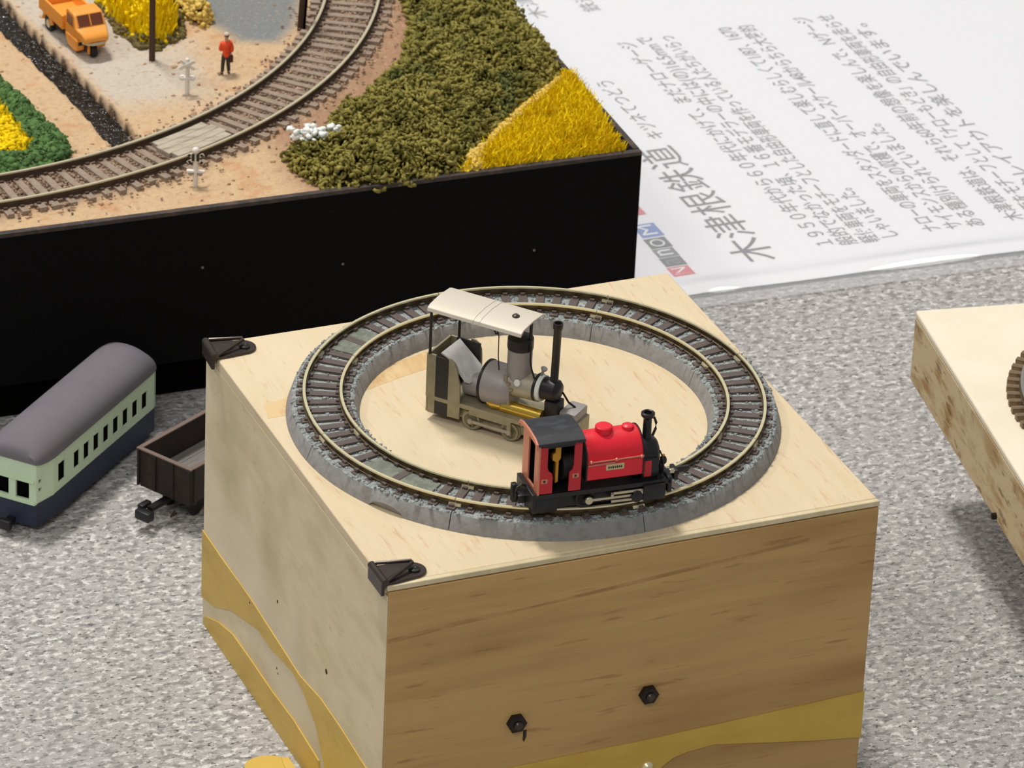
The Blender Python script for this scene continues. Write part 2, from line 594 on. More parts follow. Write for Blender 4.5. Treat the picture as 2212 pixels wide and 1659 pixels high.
SMOOTH_ARCS = [(-163, -139), (118, 134)]
m = MB()
m.box((-7.0, -1.15, 4.1), (7.0, 1.15, 5.0))
sl0 = m.build('sleeper', M['sleeper'], tr, smooth=0, bevel=.15)
NS = 78
for i in range(NS):
    ang = 360 * i / NS + 1.2
    aa = ang if ang <= 180 else ang - 360
    mt = rotz(ang) @ Matrix.Translation((54.5 * MM, 0, 0))
    if any(p <= aa <= q for p, q in SMOOTH_ARCS) and (i % 3):
        mt = rotz(ang) @ Matrix.Translation((54.5 * MM, 0, -.35 * MM))
    if i == 0:
        sl0.matrix_basis = mt
    else:
        copy_part(sl0, tr, mt)
for (p, q) in SMOOTH_ARCS:
    MB().arc((0, 0), [(50.9, 4.2), (58.4, 4.2), (58.4, 4.82), (50.9, 4.82)], p + 1, q - 1, 24).build('infill_plate', M['gravel_green'], tr, smooth=40)


def rail_prof(r, z0, h, w=.36):
    return [(r - w * 1.6, z0), (r + w * 1.6, z0), (r + w * 1.6, z0 + .25), (r + w * .45, z0 + .4), (r + w * .45, z0 + h - .55), (r + w, z0 + h - .45), (r + w, z0 + h), (r - w, z0 + h), (r - w, z0 + h - .45), (r - w * .45, z0 + h - .55), (r - w * .45, z0 + .4), (r - w * 1.6, z0 + .25)]


def rail(c, r, z0, h, a0, a1, n, parent, mats, name='rail', w=.36, off=(0, 0, 0)):
    m = MB()
    m.arc(c, rail_prof(r, z0, h, w), a0, a1, n)
    for f in m.bm.faces:
        if f.calc_center_median().z < z0 + h - .4:
            f.material_index = 1
    return m.build(name, mats, parent, smooth=40, off=off)


for rr in (59.4, 49.9):
    for i in range(8):
        rail((0, 0), rr, 4.95, 2.0, 3 + 45 * i + .08, 48 + 45 * i - .08, 40, tr, [M['rail'], M['railweb']])
    for i in range(8):
        aj = 3 + 45 * i
        h = 1.6 / rr * 57.3
        MB().arc((0, 0), [(rr - .7, 5.0), (rr + .7, 5.0), (rr + .5, 5.7), (rr - .5, 5.7)], aj - h, aj + h, 6).build('rail_joiner', M['rail'], tr, smooth=30)
# rail fastenings, gathered in one part for each rail
for rr in (59.4, 49.9):
    m = MB()
    for i in range(NS):
        t = math.radians(360 * i / NS + 1.2)
        for s in (-1, 1):
            rad = rr + s * .95
            mt = Matrix.Rotation(t, 4, 'Z') @ Matrix.Translation((rad, 0, 5.25))
            m.box((-.4, -.6, -.3), (.4, .6, .3), mt)
    m.build('rail_chairs', M['sleeper'], tr, smooth=0)

# ------------------------------------------------------------------ pale grey unpainted locomotive in the middle of the circle
M['tin'] = mat('unpainted_metal', (176, 168, 150), 0.45, metal=0.35, layers=[((.3, .3, .3), 3, .45, .65, (150, 142, 120), .5)])
M['brass_grey'] = mat('dull_brass_sheet', (152, 144, 118), 0.45, metal=0.3, layers=[((.4, .4, .4), 3, .45, .65, (134, 126, 100), .6)])
M['brass'] = mat('bright_brass', (226, 190, 84), 0.25, metal=0.9)
M['pewter'] = mat('pewter_grey', (156, 150, 148), 0.5, metal=0.25)
M['roof_tin'] = mat('pale_grey_roof', (206, 198, 182), 0.5, metal=0.05, spec=.4)
M['gun'] = mat('gunmetal_black', (46, 42, 44), 0.4, metal=0.4)
M['dark'] = mat('dark_sheet', (44, 42, 40), 0.55, metal=0.2)
M['paper_tin'] = mat('whitened_metal', (214, 214, 212), 0.45, metal=0.1, layers=[((.4, .4, .4), 3, .5, .7, (184, 184, 182), .6)])
M['white_ring'] = mat('white_ring', (222, 226, 218), 0.5)
gl = thing('grey_locomotive', 'unpainted pale grey steam locomotive with flat canopy, standing inside the track circle', 'locomotive', (66.14, 53.94, BH), -50.8)
# local: x forward, +y away from the photographer, z up
MB().box((-33.5, -6.2, 5.9), (6.6, 6.2, 7.1)).build('footplate', M['brass_grey'], gl, bevel=.15)
for s in (-1, 1):
    MB().box((-27, s * 4.2 - .4, 2.4), (4.5, s * 4.2 + .4, 5.9)).build('side_frame', M['brass_grey'], gl, bevel=.12)
MB().box((-25, -3.6, 2.6), (3, 3.6, 5.9)).build('axle_block', M['dark'], gl)


def spoked_wheel(parent, x, y, z, r, material, t=.9, spokes=8, name='wheel', hub=None):
    m = MB()
    out = []
    n = 28
    s = 1 if y > 0 else -1
    # tyre ring
    m.lathe((x, y - t / 2, z), (0, 1, 0), [(r * .78, 0), (r, 0), (r, t), (r * .78, t), (r * .78, 0)], n=n)
    m.lathe((x, y - s * .45 - t * .2, z), (0, 1, 0), [(r * .8, 0), (r * 1.14, 0), (r * 1.14, t * .4), (r * .8, t * .4), (r * .8, 0)], n=n)
    m.cyl((x, y - t * .45, z), (x, y + t * .55, z), r * .28, n=12)
    for k in range(spokes):
        a = 2 * PI * k / spokes
        mt = Matrix.Translation((x, y, z)) @ Matrix.Rotation(a, 4, 'Y')
        m.box((r * .2, -t * .25, -r * .07), (r * .85, t * .25, r * .07), mt)
    m.box((-r * .25, s * t * .35 - .25, -r * .5), (r * .25, s * t * .35 + .25, 0), Matrix.Translation((x, y, z)))
    return m.build(name, material, parent, smooth=40)


for x in (-20.8, -9.6):
    for y in (-5.2, 5.2):
        spoked_wheel(gl, x, y, 2.95, 2.55, M['brass_grey'])
    MB().cyl((x, -5, 2.95), (x, 5, 2.95), .5, n=10).build('axle', M['dark'], gl)
for s in (-1, 1):
    m = MB()
    y = s * 6.0
    m.box((-21.2, y - .25, 4.7), (-9.0, y + .25, 6.0))
    m.box((-10.2, y - .25, 2.6), (-9.0, y + .25, 4.8))
    m.build('valance', M['brass_grey'], gl, bevel=.1)
    m = MB()
    m.box((-20.8, s * 6.1 - .2, 2.5), (-9.6, s * 6.1 + .2, 3.3))
    m.cyl((-20.8, s * 6.1 - .3, 2.9), (-20.8, s * 6.1 + .3, 2.9), .7, n=12)
    m.cyl((-9.6, s * 6.1 - .3, 2.9), (-9.6, s * 6.1 + .3, 2.9), .7, n=12)
    m.build('coupling_rod', M['tin'], gl)
# cab
cab_wall = lambda y: (lambda u, v, w: (u, y + w, v))
for s in (-1, 1):
    y = s * 6.15
    m = MB()
    front_edge = [(-27.6, 19.0), (-26.8, 18.9), (-25.9, 18.2), (-25.2, 16.8), (-24.7, 14.4), (-24.2, 12.6), (-24.0, 7.1), (-24.0, 2.4), (-27.6, 2.3)] if s < 0 else \
        [(-27.6, 19.8), (-26.2, 19.6), (-25.1, 18.8), (-24.5, 17.4), (-24.3, 15.0), (-24.2, 7.1), (-24.0, 2.4), (-27.6, 2.3)]
    m.prism([(x, y, z) for x, z in front_edge], (0, -s * .5, 0))
    m.build('cab_side', M['brass_grey'], gl, bevel=.1)
    MB().box((-31.3, min(y, y - s * .35), 2.2), (-27.6, max(y, y - s * .35), 18.7)).build('doorway_shade', M['dark'], gl, label='black strip in the cab side')  # dark sheet stands in for the shaded doorway opening
    MB().box((-34.0, min(y, y - s * .6), 6.6), (-31.3, max(y, y - s * .6), 19.0)).box((-33.3, min(y, y - s * .5), 2.0), (-31.3, max(y, y - s * .5), 6.6)).build('cab_pillar', M['brass_grey'], gl, bevel=.1)
MB().box((-33.9, -6.1, 2.2), (-33.3, 6.1, 19.0)).build('cab_back', M['brass_grey'], gl, bevel=.1)
m = MB()
m.box((-31.5, 5.2, 7.1), (-24.6, 5.6, 19.2))
m.build('cab_lining', M['dark'], gl, label='dark inner face of the far cab side')
m = MB()
m.prism([(-30.6, -4.6, 19.4), (-30.2, 4.4, 19.6), (-22.4, 4.4, 12.8), (-22.6, -3.2, 12.2), (-23.4, -4.4, 13.0), (-25.4, -4.6, 15.4), (-26.2, -4.6, 17.4)], (-.25, 0, -.35))
m.build('bunker_plate', M['paper_tin'], gl, label='tilted white metal plate inside the cab')
MB().cyl((-25, 0, 10.2), (-18, 0, 10.6), 3.1, n=24).build('rear_drum', M['pewter'], gl)
# boiler
m = MB()
m.lathe((-19.2, 0, 12.4), (1, 0, 0), [(0, 0), (5.3, 0), (5.65, .3), (5.65, 5.4), (5.2, 6.6), (4.2, 8.2)], n=32)
m.build('firebox', M['pewter'], gl)
MB().lathe((-19.6, 0, 12.4), (1, 0, 0), [(5.3, 0), (5.85, 0), (5.85, .6), (5.3, .6), (5.3, 0)], n=32).build('boiler_band', M['gun'], gl)
MB().lathe((-12, 0, 14.4), (1, 0, 0), [(0, 0), (3.9, 0), (3.5, 4), (3.4, 8.0), (0, 8.0)], n=28).build('boiler', M['tin'], gl)
MB().lathe((-5.0, 0, 14.8), (1, 0, 0), [(3.0, 0), (3.75, 0), (3.75, .7), (3.0, .7), (3.0, 0)], n=28).build('boiler_band', M['gun'], gl)
MB().lathe((-4.2, 0, 14.9), (1, 0, 0), [(2.8, 0), (3.55, 0), (3.45, 1.1), (2.8, 1.1), (2.8, 0)], n=28).build('white_band', M['white_ring'], gl)
MB().lathe((-3.0, 0, 15.2), (1, 0, 0), [(0, 0), (2.9, 0), (3.0, .4), (2.9, 3.6), (2.2, 4.4), (1.0, 4.7), (0, 4.7)], n=28).build('smokebox', M['gun'], gl)
m = MB()
m.box((-1.9, -2.0, 7.1), (1.9, 2.0, 12.6), bev=.3)
m.build('smokebox_saddle', M['gun'], gl)
m = MB()
m.lathe((-.35, 0, 16.5), (.02, 0, 1), [(0, 0), (1.35, .2), (1.05, 1.6), (1.05, 16.2), (1.3, 16.6), (1.3, 18.1), (.95, 18.1), (.9, 17.0), (0, 17.0)], n=22)
m.build('chimney', M['gun'], gl)
m = MB()
m.lathe((-10.4, 0, 15.5), (0, 0, 1), [(0, 0), (3.35, 0), (3.2, 2), (3.2, 9.4), (0, 9.4)], n=28)
dm = m.build('dome', M['pewter'], gl)
MB().lathe((-10.4, 0, 24.6), (0, 0, 1), [(0, 0), (3.35, 0), (3.4, .5), (3.35, 2.9), (2.5, 3.4), (0, 3.5)], n=28).build('dome_cap', M['gun'], dm)
m = MB()
m.cyl((-13.5, -2.6, 8.2), (-1.9, -2.6, 8.2), 1.75, n=18)
m.lathe((-17.5, -2.9, 8.6), (1, 0, 0), [(0, 0), (1.4, .2), (1.9, 1.6), (1.6, 4.2)], n=18)
m.build('brass_tank', M['brass'], gl)
m = MB()
m.box((-12.9, -3.9, 8.6), (-11.9, -3.3, 17.6), bev=.15)
m.box((-12.3, -4.1, 13.6), (-10.2, -3.2, 14.3)).cyl((-11.4, -4.1, 15.4), (-11.4, -3.2, 15.4), .55, n=10).box((-11.6, -4.0, 9.4), (-10.9, -3.3, 13.6))
m.build('feed_pump', M['brass_grey'], gl)
m = MB()
m.lathe((-9.0, -3.2, 16.2), (-.2, -1, .25), [(0, 0), (.9, 0), (.95, .5), (.7, .7), (0, .6)], n=16)
m.build('gauge', M['white_ring'], gl)
m = MB()
m.lathe((-4.2, 0, 18.0), (.35, 0, 1), [(0, 0), (.35, .1), (.35, 1.7), (.9, 2.6), (.9, 2.8), (0, 2.7)], n=14)
m.build('whistle', M['pewter'], gl)
# canopy
m = MB()
prof = [(-6.8, 31.3), (-6.5, 32.2), (-5.2, 32.8), (0, 33.2), (5.2, 32.8), (6.5, 32.2), (6.8, 31.3), (6.5, 31.3), (5.1, 32.3), (0, 32.7), (-5.1, 32.3), (-6.5, 31.3)]
m.prism([(-34.2, y, z) for y, z in prof], (27.2, 0, 0))
rf = m.build('canopy', M['roof_tin'], gl, bevel=.12)
for x in (-21.2, -19.4):
    m = MB()
    m.prism([(x, y, z + .12) for y, z in prof[:7]] + [(x, y, z - .1) for y, z in prof[:7]][::-1], (.45, 0, 0))
    m.build('canopy_rib', M['roof_tin'], rf)
MB().lathe((-12.0, -.2, 33.1), (0, 0, 1), [(0, 0), (1.0, 0), (1.0, .3), (.5, .7), (0, .75)], n=14).build('canopy_bolt', M['bronze'], rf)
for (x, y, z0, z1) in ((-33.2, -6.0, 19.0, 31.9), (-31.2, 5.9, 18.6, 32.2)):
    MB().cyl((x, y, z0), (x, y, z1), .38, n=10).build('canopy_post', M['gun'], gl)
m = MB()
m.tube([(-16.2, -2.6, 31.9), (-16.0, -2.8, 29.4), (-15.2, -2.9, 27.8), (-15.3, -2.6, 22), (-15.2, -2, 17.6)], .16, n=6)
m.tube([(-16.0, -2.9, 29.8), (-16.5, -2.9, 29.0), (-16.1, -2.9, 28.2), (-15.4, -2.9, 28.6)], .3, n=6)
m.build('pipe', M['gun'], gl)
MB().tube([(-7.4, -.8, 27.6), (-6.9, -1.0, 26.2), (-6.8, -1.2, 22), (-6.2, -1.4, 20), (-5.2, -1.6, 17.8)], .26, n=6).build('pipe', M['gun'], gl)
MB().cyl((-7.6, 0, 27.6), (-7.6, 0, 32.6), .45, n=8).build('canopy_post', M['gun'], gl)
MB().tube([(1.6, 1.4, 14.4), (3.0, 2.2, 11.6), (4.6, 3.0, 10.2)], .28, n=6).build('pipe', M['gun'], gl)
# front tank and buffer beam
m = MB()
m.box((1.9, -1.0, 7.1), (6.6, 6.2, 10.2), bev=.6)
m.build('front_tank', M['pewter'], gl)
MB().box((6.4, -6.2, 3.4), (7.2, 6.2, 7.6)).build('buffer_beam', M['brass_grey'], gl, bevel=.15)
MB().box((7.2, -1.0, 4.2), (9.2, 1.0, 5.8)).build('coupler', M['dark'], gl, bevel=.2)

# ------------------------------------------------------------------ red locomotive on the near side of the circle
M['red'] = mat('glossy_red', (226, 30, 48), 0.38, spec=0.5, layers=[((.12, .12, .12), 2, .45, .7, (196, 22, 36), .5)])
M['red_dark'] = mat('red_panel', (190, 34, 44), 0.45, spec=0.5)
M['salmon'] = mat('salmon_sheen_plate', (212, 132, 104), 0.4, metal=0.25)  # plate colour, also painting the sheen on the red cab back
M['copper'] = mat('copper_rail', (226, 140, 122), 0.3, metal=0.6)
M['loco_black'] = mat('loco_black', (26, 24, 26), 0.38, spec=0.5)
M['loco_roof'] = mat('black_roof', (44, 44, 48), 0.35, spec=0.5, layers=[((.2, .4, .2), 3, .5, .7, (74, 78, 84), .5)])
M['gold'] = mat('gold_brass', (206, 150, 52), 0.35, metal=0.6)
M['cream'] = mat('cream_plate', (206, 188, 140), 0.45, metal=0.2)
M['steel'] = mat('bright_steel', (206, 196, 168), 0.3, metal=0.85)
rl = thing('red_locomotive', 'small red saddle tank steam locomotive with black cab roof, on the circle rails', 'locomotive', (1.27, 18.11, BH), -4.0)
MB().box((41.6, -6.0, 11.4), (77.0, 6.0, 12.7)).build('footplate', M['loco_black'], rl, bevel=.15)
for s in (-1, 1):
    MB().box((42.5, s * 3.7 - .5, 7.6), (76, s * 3.7 + .5, 11.4)).build('side_frame', M['loco_black'], rl)
MB().box((44, -3.2, 7.4), (74, 3.2, 11.4)).build('axle_block', M['loco_black'], rl)
MB().box((41.0, -5.4, 7.2), (47.6, 5.4, 11.4), bev=.4).build('rear_footstep', M['loco_black'], rl)
for x in (54.8, 66.0):
    for y in (-4.75, 4.75):
        spoked_wheel(rl, x, y, 9.75, 2.5, M['loco_black'], t=.8)
    MB().cyl((x, -4.6, 9.75), (x, 4.6, 9.75), .5, n=8).build('axle', M['loco_black'], rl)
for s in (-1, 1):
    y = s * 6.0
    m = MB()
    m.box((55.5, y - .25, 9.2), (67.2, y + .25, 9.9))
    m.cyl((55.6, y - .35, 9.5), (55.6, y + .35, 9.5), 1.05, n=16)
    m.box((61.4, y - .3, 8.1), (67.0, y + .3, 8.8))
    m.build('coupling_rod', M['steel'], rl, bevel=.12)
    m = MB()
    m.box((61.2, y - .5, 10.5), (69.6, y - .1, 11.2)).box((61.2, y - .5, 9.9), (61.9, y - .1, 11.2)).box((69.0, y - .5, 9.3), (69.6, y - .1, 11.2))
    m.build('slide_bar', M['steel'], rl, bevel=.08)
    m = MB()
    m.box((69.6, y - s * .2 - .9, 7.6), (75.6, y - s * .2 + .9, 12.0), bev=.5)
    m.build('cylinder_block', M['loco_black'], rl)
    m = MB()
    m.lathe((68.0, y - .6, 9.3), (0, -1 if s < 0 else 1, 0), [(0, -.4), (1.5, -.4), (1.5, .3), (.8, .5), (0, .5)], n=16)
    m.build('crank', M['loco_black'], rl)
# cab
for s in (-1, 1):
    y = s * 5.95
    for prof in ([(42.1, 13.0), (45.8, 12.9), (45.8, 17.4), (45.5, 18.6), (44.6, 19.3), (44.3, 20.4), (44.3, 26.0), (42.1, 26.2)],
                 [(50.0, 12.9), (53.2, 12.9), (53.2, 26.6), (51.2, 26.4), (51.2, 20.2), (50.9, 19.0), (50.1, 18.2)]):
        m = MB()
        m.prism([(x, y, z) for x, z in prof], (0, -s * .5, 0))
        m.build('cab_side', M['red_dark'], rl, bevel=.1)
    MB().box((42.1, min(y - s * .1, y - s * .6), 25.6), (53.2, max(y - s * .1, y - s * .6), 27.2)).build('cab_cornice', M['loco_black'], rl)
    for x, z in ((43.6, 16.6), (51.7, 17.2)):
        pl = MB().box((x - .85, y + s * .02 - .12, z - .6), (x + .85, y + s * .02 + .12, z + .6)).build('number_plate', M['salmon'], rl, bevel=.05)
        MB().box((x - .35, y + s * .14 - .04, z - .3), (x + .25, y + s * .14 + .04, z + .3)).build('plate_boss', M['loco_black'], pl)
back = lambda u, v, w: (41.9 + w, u, v)
m = MB()
m.holed([-6.0, 6.0], [12.7, 27.2], [(-2.9, 1.8, 13.6, 25.5)], back, .5)
m.build('cab_back', M['salmon'], rl, bevel=.08)  # salmon stands in for red paint seen at grazing sheen
MB().box((44.6, -3.2, 12.7), (45.0, 3.2, 26.0)).build('cab_lining', mat('shaded_red_inside', (96, 22, 22), .6), rl)  # darkened red stands in for shade inside the cab
MB().box((42.6, 4.9, 12.7), (52.9, 5.3, 27.0)).build('cab_lining', M['loco_black'], rl)  # black sheet added so the open cab looks shaded inside
MB().box((52.9, -5.4, 12.7), (53.3, 5.4, 27.0)).build('cab_front', M['loco_black'], rl)
m = MB()
m.prism([(47.0, -3.6, 24.6), (48.6, -3.6, 24.6), (48.6, -3.6, 21.2), (48.1, -3.6, 20.4), (48.1, -3.6, 14.6), (47.2, -3.6, 14.2), (47.2, -3.6, 20.2), (46.3, -3.6, 20.8), (46.3, -3.6, 22.4), (47.0, -3.6, 22.8)], (0, 1.6, 0))
m.build('brake_column', M['gold'], rl, bevel=.15)
MB().cyl((49.6, 0, 17), (52.9, 0, 17), 3.6, n=20).build('backhead', M['dark'], rl)
m = MB()
prof = [(-6.95, 26.9), (-6.7, 27.55), (-4.6, 28.25), (0, 28.55), (4.6, 28.25), (6.7, 27.55), (6.95, 26.9), (6.6, 26.9), (4.5, 27.75), (0, 28.05), (-4.5, 27.75), (-6.6, 26.9)]
m.prism([(41.2, y, z) for y, z in prof], (12.5, 0, 0))
rr_ = m.build('cab_roof', M['loco_roof'], rl, bevel=.1)
m = MB()
m.prism([(40.9, y, z + .06) for y, z in prof[:7]] + [(40.9, y, z - .9) for y, z in prof[:7]][::-1], (.5, 0, 0))
m.build('roof_rim', M['salmon'], rr_, label='copper coloured rear rim of the roof')
# saddle tank
m = MB()
tp = [(-5.7, 14.9), (-5.7, 19.6)] + [(-5.7 * math.cos(a), 19.8 + 5.7 * math.sin(a)) for a in [PI * k / 18 for k in range(1, 18)]] + [(5.7, 19.6), (5.7, 14.9)]
m.prism([(54.7, y, z) for y, z in tp], (14.9, 0, 0))
tk = m.build('saddle_tank', M['red'], rl, bevel=.3)
for x in (54.5, 69.4):
    m = MB()
    m.prism([(x, y * 1.02, 14.9 + (z - 14.9) * 1.02) for y, z in tp], (.35, 0, 0))
    m.build('tank_beading', M['loco_black'], tk)
m = MB()
m.lathe((60.7, 0, 25.2), (0, 0, 1), [(0, 0), (2.25, 0), (2.2, 1.5), (1.9, 1.75), (0, 1.8)], n=24)
m.build('tank_lid', M['red'], tk)
m = MB()
m.lathe((67.0, 0, 25.2), (0, 0, 1), [(0, 0), (1.6, 0), (1.5, .9), (1.0, 1.25), (0, 1.3)], n=24)
m.build('tank_lid', M['red'], tk)
for s in (-1, 1):
    y = s * 6.25
    m = MB()
    m.tube([(55.2, y, 20.3), (69.4, y, 20.5)], .2, n=8)
    m.tube([(54.9, y - s * .4, 19.2), (62, y - s * .4, 19.4)], .26, n=8)
    for x in (55.6, 62.2, 68.8):
        m.ball((x, y, 20.4), .5, 2)
        m.cyl((x, y, 20.4), (x, y - s * .8, 20.3), .2, n=8)
    m.build('handrail', M['copper'], tk)
    pl = MB().box((59.7, s * 5.72 - .2, 17.3), (64.5, s * 5.72 + .2, 19.0)).build('nameplate', M['cream'], tk, bevel=.15)
    m = MB()
    for k in range(7):
        h = (.62, .5, .7, .46, .66, .52, .6)[k]
        m.box((60.25 + k * .54, s * 5.95 - .03, 18.15 - h / 2), (60.6 + k * .54, s * 5.95 + .03, 18.15 + h / 2))
    m.build('worn_lettering', M['dark'], pl)
m = MB()
m.lathe((69.8, 0, 18.0), (1, 0, 0), [(0, 0), (4.1, 0), (4.1, 4.2), (3.7, 4.6), (3.4, 4.7), (3.2, 5.0), (0, 5.3)], n=30)
m.box((69.8, -4.4, 12.7), (74.2, 4.4, 18.4), bev=.3)
m.build('smokebox', M['loco_black'], rl)
MB().box((70.2, -4.75, 13.4), (72.2, -4.35, 17.8)).build('side_plate', M['red_dark'], rl, bevel=.1)
m = MB()
m.lathe((72.2, 0, 21.3), (0, 0, 1), [(0, 0), (1.7, 0), (1.15, .8), (1.05, 6.0), (1.35, 6.4), (1.75, 6.9), (1.75, 7.6), (1.35, 7.9), (1.0, 7.7), (.95, 6.8), (0, 6.8)], n=24)
m.build('chimney', M['loco_black'], rl)
m = MB()
m.tube([(73.2, .8, 27.4), (74.4, 1.0, 26.6), (74.9, 1.0, 25.2), (74.8, .9, 23.6), (74.0, .6, 22.0)], .35, n=8)
m.build('pipe', M['loco_black'], rl)
m = MB()
m.lathe((75.6, -2.2, 16.2), (1, 0, 0), [(0, 0), (1.0, 0), (1.1, .8), (.8, 1.2), (0, 1.1)], n=16)
m.box((75.2, -2.5, 12.6), (76.0, -1.9, 16))
hl = m.build('headlamp', M['loco_black'], rl)
MB().ball((76.1, -2.2, 17.5), .42, 2).build('lamp_top', M['gold'], hl)
m = MB()
m.tube([(74.4, -3.9, 20.0), (75.5, -3.9, 17.5), (75.8, -3.9, 13.0)], .22, n=6)
m.tube([(74.4, 3.9, 20.0), (75.5, 3.9, 17.5), (75.8, 3.9, 13.0)], .22, n=6)
m.build('grab_rail', M['loco_black'], rl)
MB().box((76.2, -6.0, 8.9), (77.4, 6.0, 13.2)).build('buffer_beam', M['loco_black'], rl, bevel=.2)
MB().box((40.6, -6.0, 8.6), (41.8, 6.0, 13.0)).build('buffer_beam', M['loco_black'], rl, bevel=.2)
m = MB()
m.box((77.4, -1.0, 10.2), (79.6, 1.0, 11.8), bev=.25)
m.box((79.4, -1.9, 9.7), (80.6, 1.9, 12.4), bev=.3)
m.box((80.4, 1.0, 10.0), (84.6, 1.9, 11.6), bev=.3)
cp = m.build('coupler', M['loco_black'], rl)
MB().box((78.0, -2.2, 11.9), (79.4, -1.2, 13.0)).build('coupler_pin', M['steel'], cp, bevel=.2)
m = MB()
pts = [(40.6, -1.0, 13.2), (39.2, -1.6, 14.0), (38.2, -1.7, 13.4), (37.9, -1.2, 11.6), (38.3, -.6, 9.4), (39.4, 0, 8.0)]
m.tube(pts, .28, n=8)
m.box((38.6, -1.4, 8.4), (40.8, 1.4, 10.6), bev=.3)
m.box((37.6, .2, 8.0), (39.0, 2.0, 13.0), Matrix.Identity(4), bev=.3)
m.build('coupler', M['loco_black'], rl)

# ------------------------------------------------------------------ pale green and navy tram coach
M['coach_green'] = mat('pale_green_paint', (204, 224, 192), 0.5, layers=[((.12, .12, .12), 2, .45, .7, (190, 210, 178), .5)])
M['coach_navy'] = mat('navy_paint', (38, 45, 66), 0.6)
M['coach_roof'] = mat('dull_grey_roof', (112, 108, 114), 0.75, spec=.25, layers=[((.06, .06, .06), 3, .45, .65, (98, 94, 102), .5)])
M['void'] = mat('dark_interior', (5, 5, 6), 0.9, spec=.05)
co = thing('tram_coach', 'pale green and navy tram coach with rounded grey roof on the felt', 'tram coach', (-21.7, 194.3, 0), 42.0)
CWD = 18.0
outline = [(-7.3, 1.5), (0, 0), (57.6, 0), (58.0, .5), (58.0, CWD - .5), (57.6, CWD), (0, CWD), (-7.3, CWD - 1.5), (-7.7, 9)]
m = MB()
m.prism([(x, y, 2.0) for x, y in outline], (0, 0, 7.6))
m.build('lower_body', M['coach_navy'], co, bevel=.15, label='navy lower panels of the coach')
holes = [(2.3, 6.1, 12.0, 17.9)] + [(11.0 + 5.57 * i, 14.2 + 5.57 * i, 12.1, 17.3) for i in range(8)]
m = MB()
m.holed([0, 57.8], [9.6, 21.6], holes, lambda u, v, w: (u, w, v), .4)
m.build('side_wall', M['coach_green'], co, smooth=0)
m = MB()
m.holed([0, 57.8], [9.6, 21.6], holes, lambda u, v, w: (u, CWD - w, v), .4)
m.build('side_wall', M['coach_green'], co, smooth=0)
for s in (0, 1):
    fy = (lambda y: y) if s == 0 else (lambda y: CWD - y)
    m = MB()
    L_ = math.hypot(7.3, 1.5)
    m.holed([0, L_], [9.3, 21.8], [(1.0, 2.2, 15.6, 16.7), (1.0, 2.2, 12.9, 14.0)], lambda u, v, w: (-7.3 + u / L_ * 7.3 + w * .2, fy(1.5 - u / L_ * 1.5 + w), v), .8)
    m.build('nose_side', M['coach_green'], co, smooth=0)
m = MB()
m.holed([1.5, CWD - 1.5], [9.1, 22.6], [(3.7, 7.9, 10.3, 15.8), (10.1, 14.3, 10.3, 15.8)], lambda u, v, w: (-7.3 - .4 * (1 - ((u - 9) / 7.5) ** 2) + w, u, v), .8)
m.box((-8.0, 1.9, 15.9), (-7.3, CWD - 1.9, 16.4))
m.box((-8.0, 1.7, 9.1), (-7.3, CWD - 1.7, 9.9))
m.build('nose_wall', M['coach_green'], co, smooth=0)
m = MB()
m.holed([0, CWD], [9.6, 22.6], [(6.6, 11.4, 9.8, 19.0)], lambda u, v, w: (58.0 - w, u, v), .8)
m.build('end_wall', M['coach_green'], co, smooth=0)
MB().box((-6.3, 2.6, 9.8), (57.0, CWD - 2.6, 20.6)).box((0, .5, 9.8), (56.8, CWD - .5, 20.6)).build('inside_shade', M['void'], co, smooth=0)  # black block added as painted shade behind the windows
MB().box((57.6, 6.6, 3.0), (58.6, 11.4, 12.4)).build('gangway', M['void'], co, bevel=.2)
# roof, lofted
bm = bmesh.new()
rings = []
NR = 22
for (x, ys, hs, zb) in ((-8.3, .82, .0, 22.4), (-8.1, .84, .42, 22.2), (-6.6, .90, .68, 21.7), (-3.5, .96, .88, 21.3), (0, 1, 1, 21.2), (54, 1, 1, 21.4), (57, .99, .92, 21.5), (58.6, .96, .7, 21.6), (59.2, .92, .3, 21.7), (59.2, .9, 0, 21.7)):
    ring = []
    for k in range(NR + 1):
        a = PI * k / NR
        y = -math.cos(a)
        ring.append(bm.verts.new((x, 9 + y * 9.35 * ys, zb + 7.2 * hs * math.sin(a) ** .85)))
    rings.append(ring)
for A, B in zip(rings, rings[1:]):
    for k in range(NR):
        bm.faces.new((A[k], A[k + 1], B[k + 1], B[k]))
for A, B in zip(rings, rings[1:]):
    bm.faces.new((A[0], B[0], B[-1], A[-1]))
m = MB()
m.bm.free()
m.bm = bm
m.build('roof', M['coach_roof'], co, smooth=50)
for x in (2, 8, 44, 50):
    for y in (4.6, 13.4):
        MB().lathe((x, y - .5, 2.6), (0, 1, 0), [(0, 0), (2.6, 0), (2.6, .3), (2.2, .35), (2.2, 1.0), (0, 1.0)], n=20).build('wheel', M['loco_black'], co)
MB().box((-1, 5, 1.6), (54, 13, 4)).build('underframe', M['loco_black'], co)
m = MB()
m.box((-11, 8, 2.2), (-7.4, 10, 3.8)).box((-12.4, 7.2, 1.6), (-10.6, 10.8, 4.4), bev=.3)
m.build('coupler', M['loco_black'], co)
m = MB()
m.box((57.8, 8, 2.2), (60.5, 10, 3.8)).box((60.2, 7.2, 1.6), (61.6, 10.8, 4.4), bev=.3)
m.build('coupler', M['loco_black'], co)

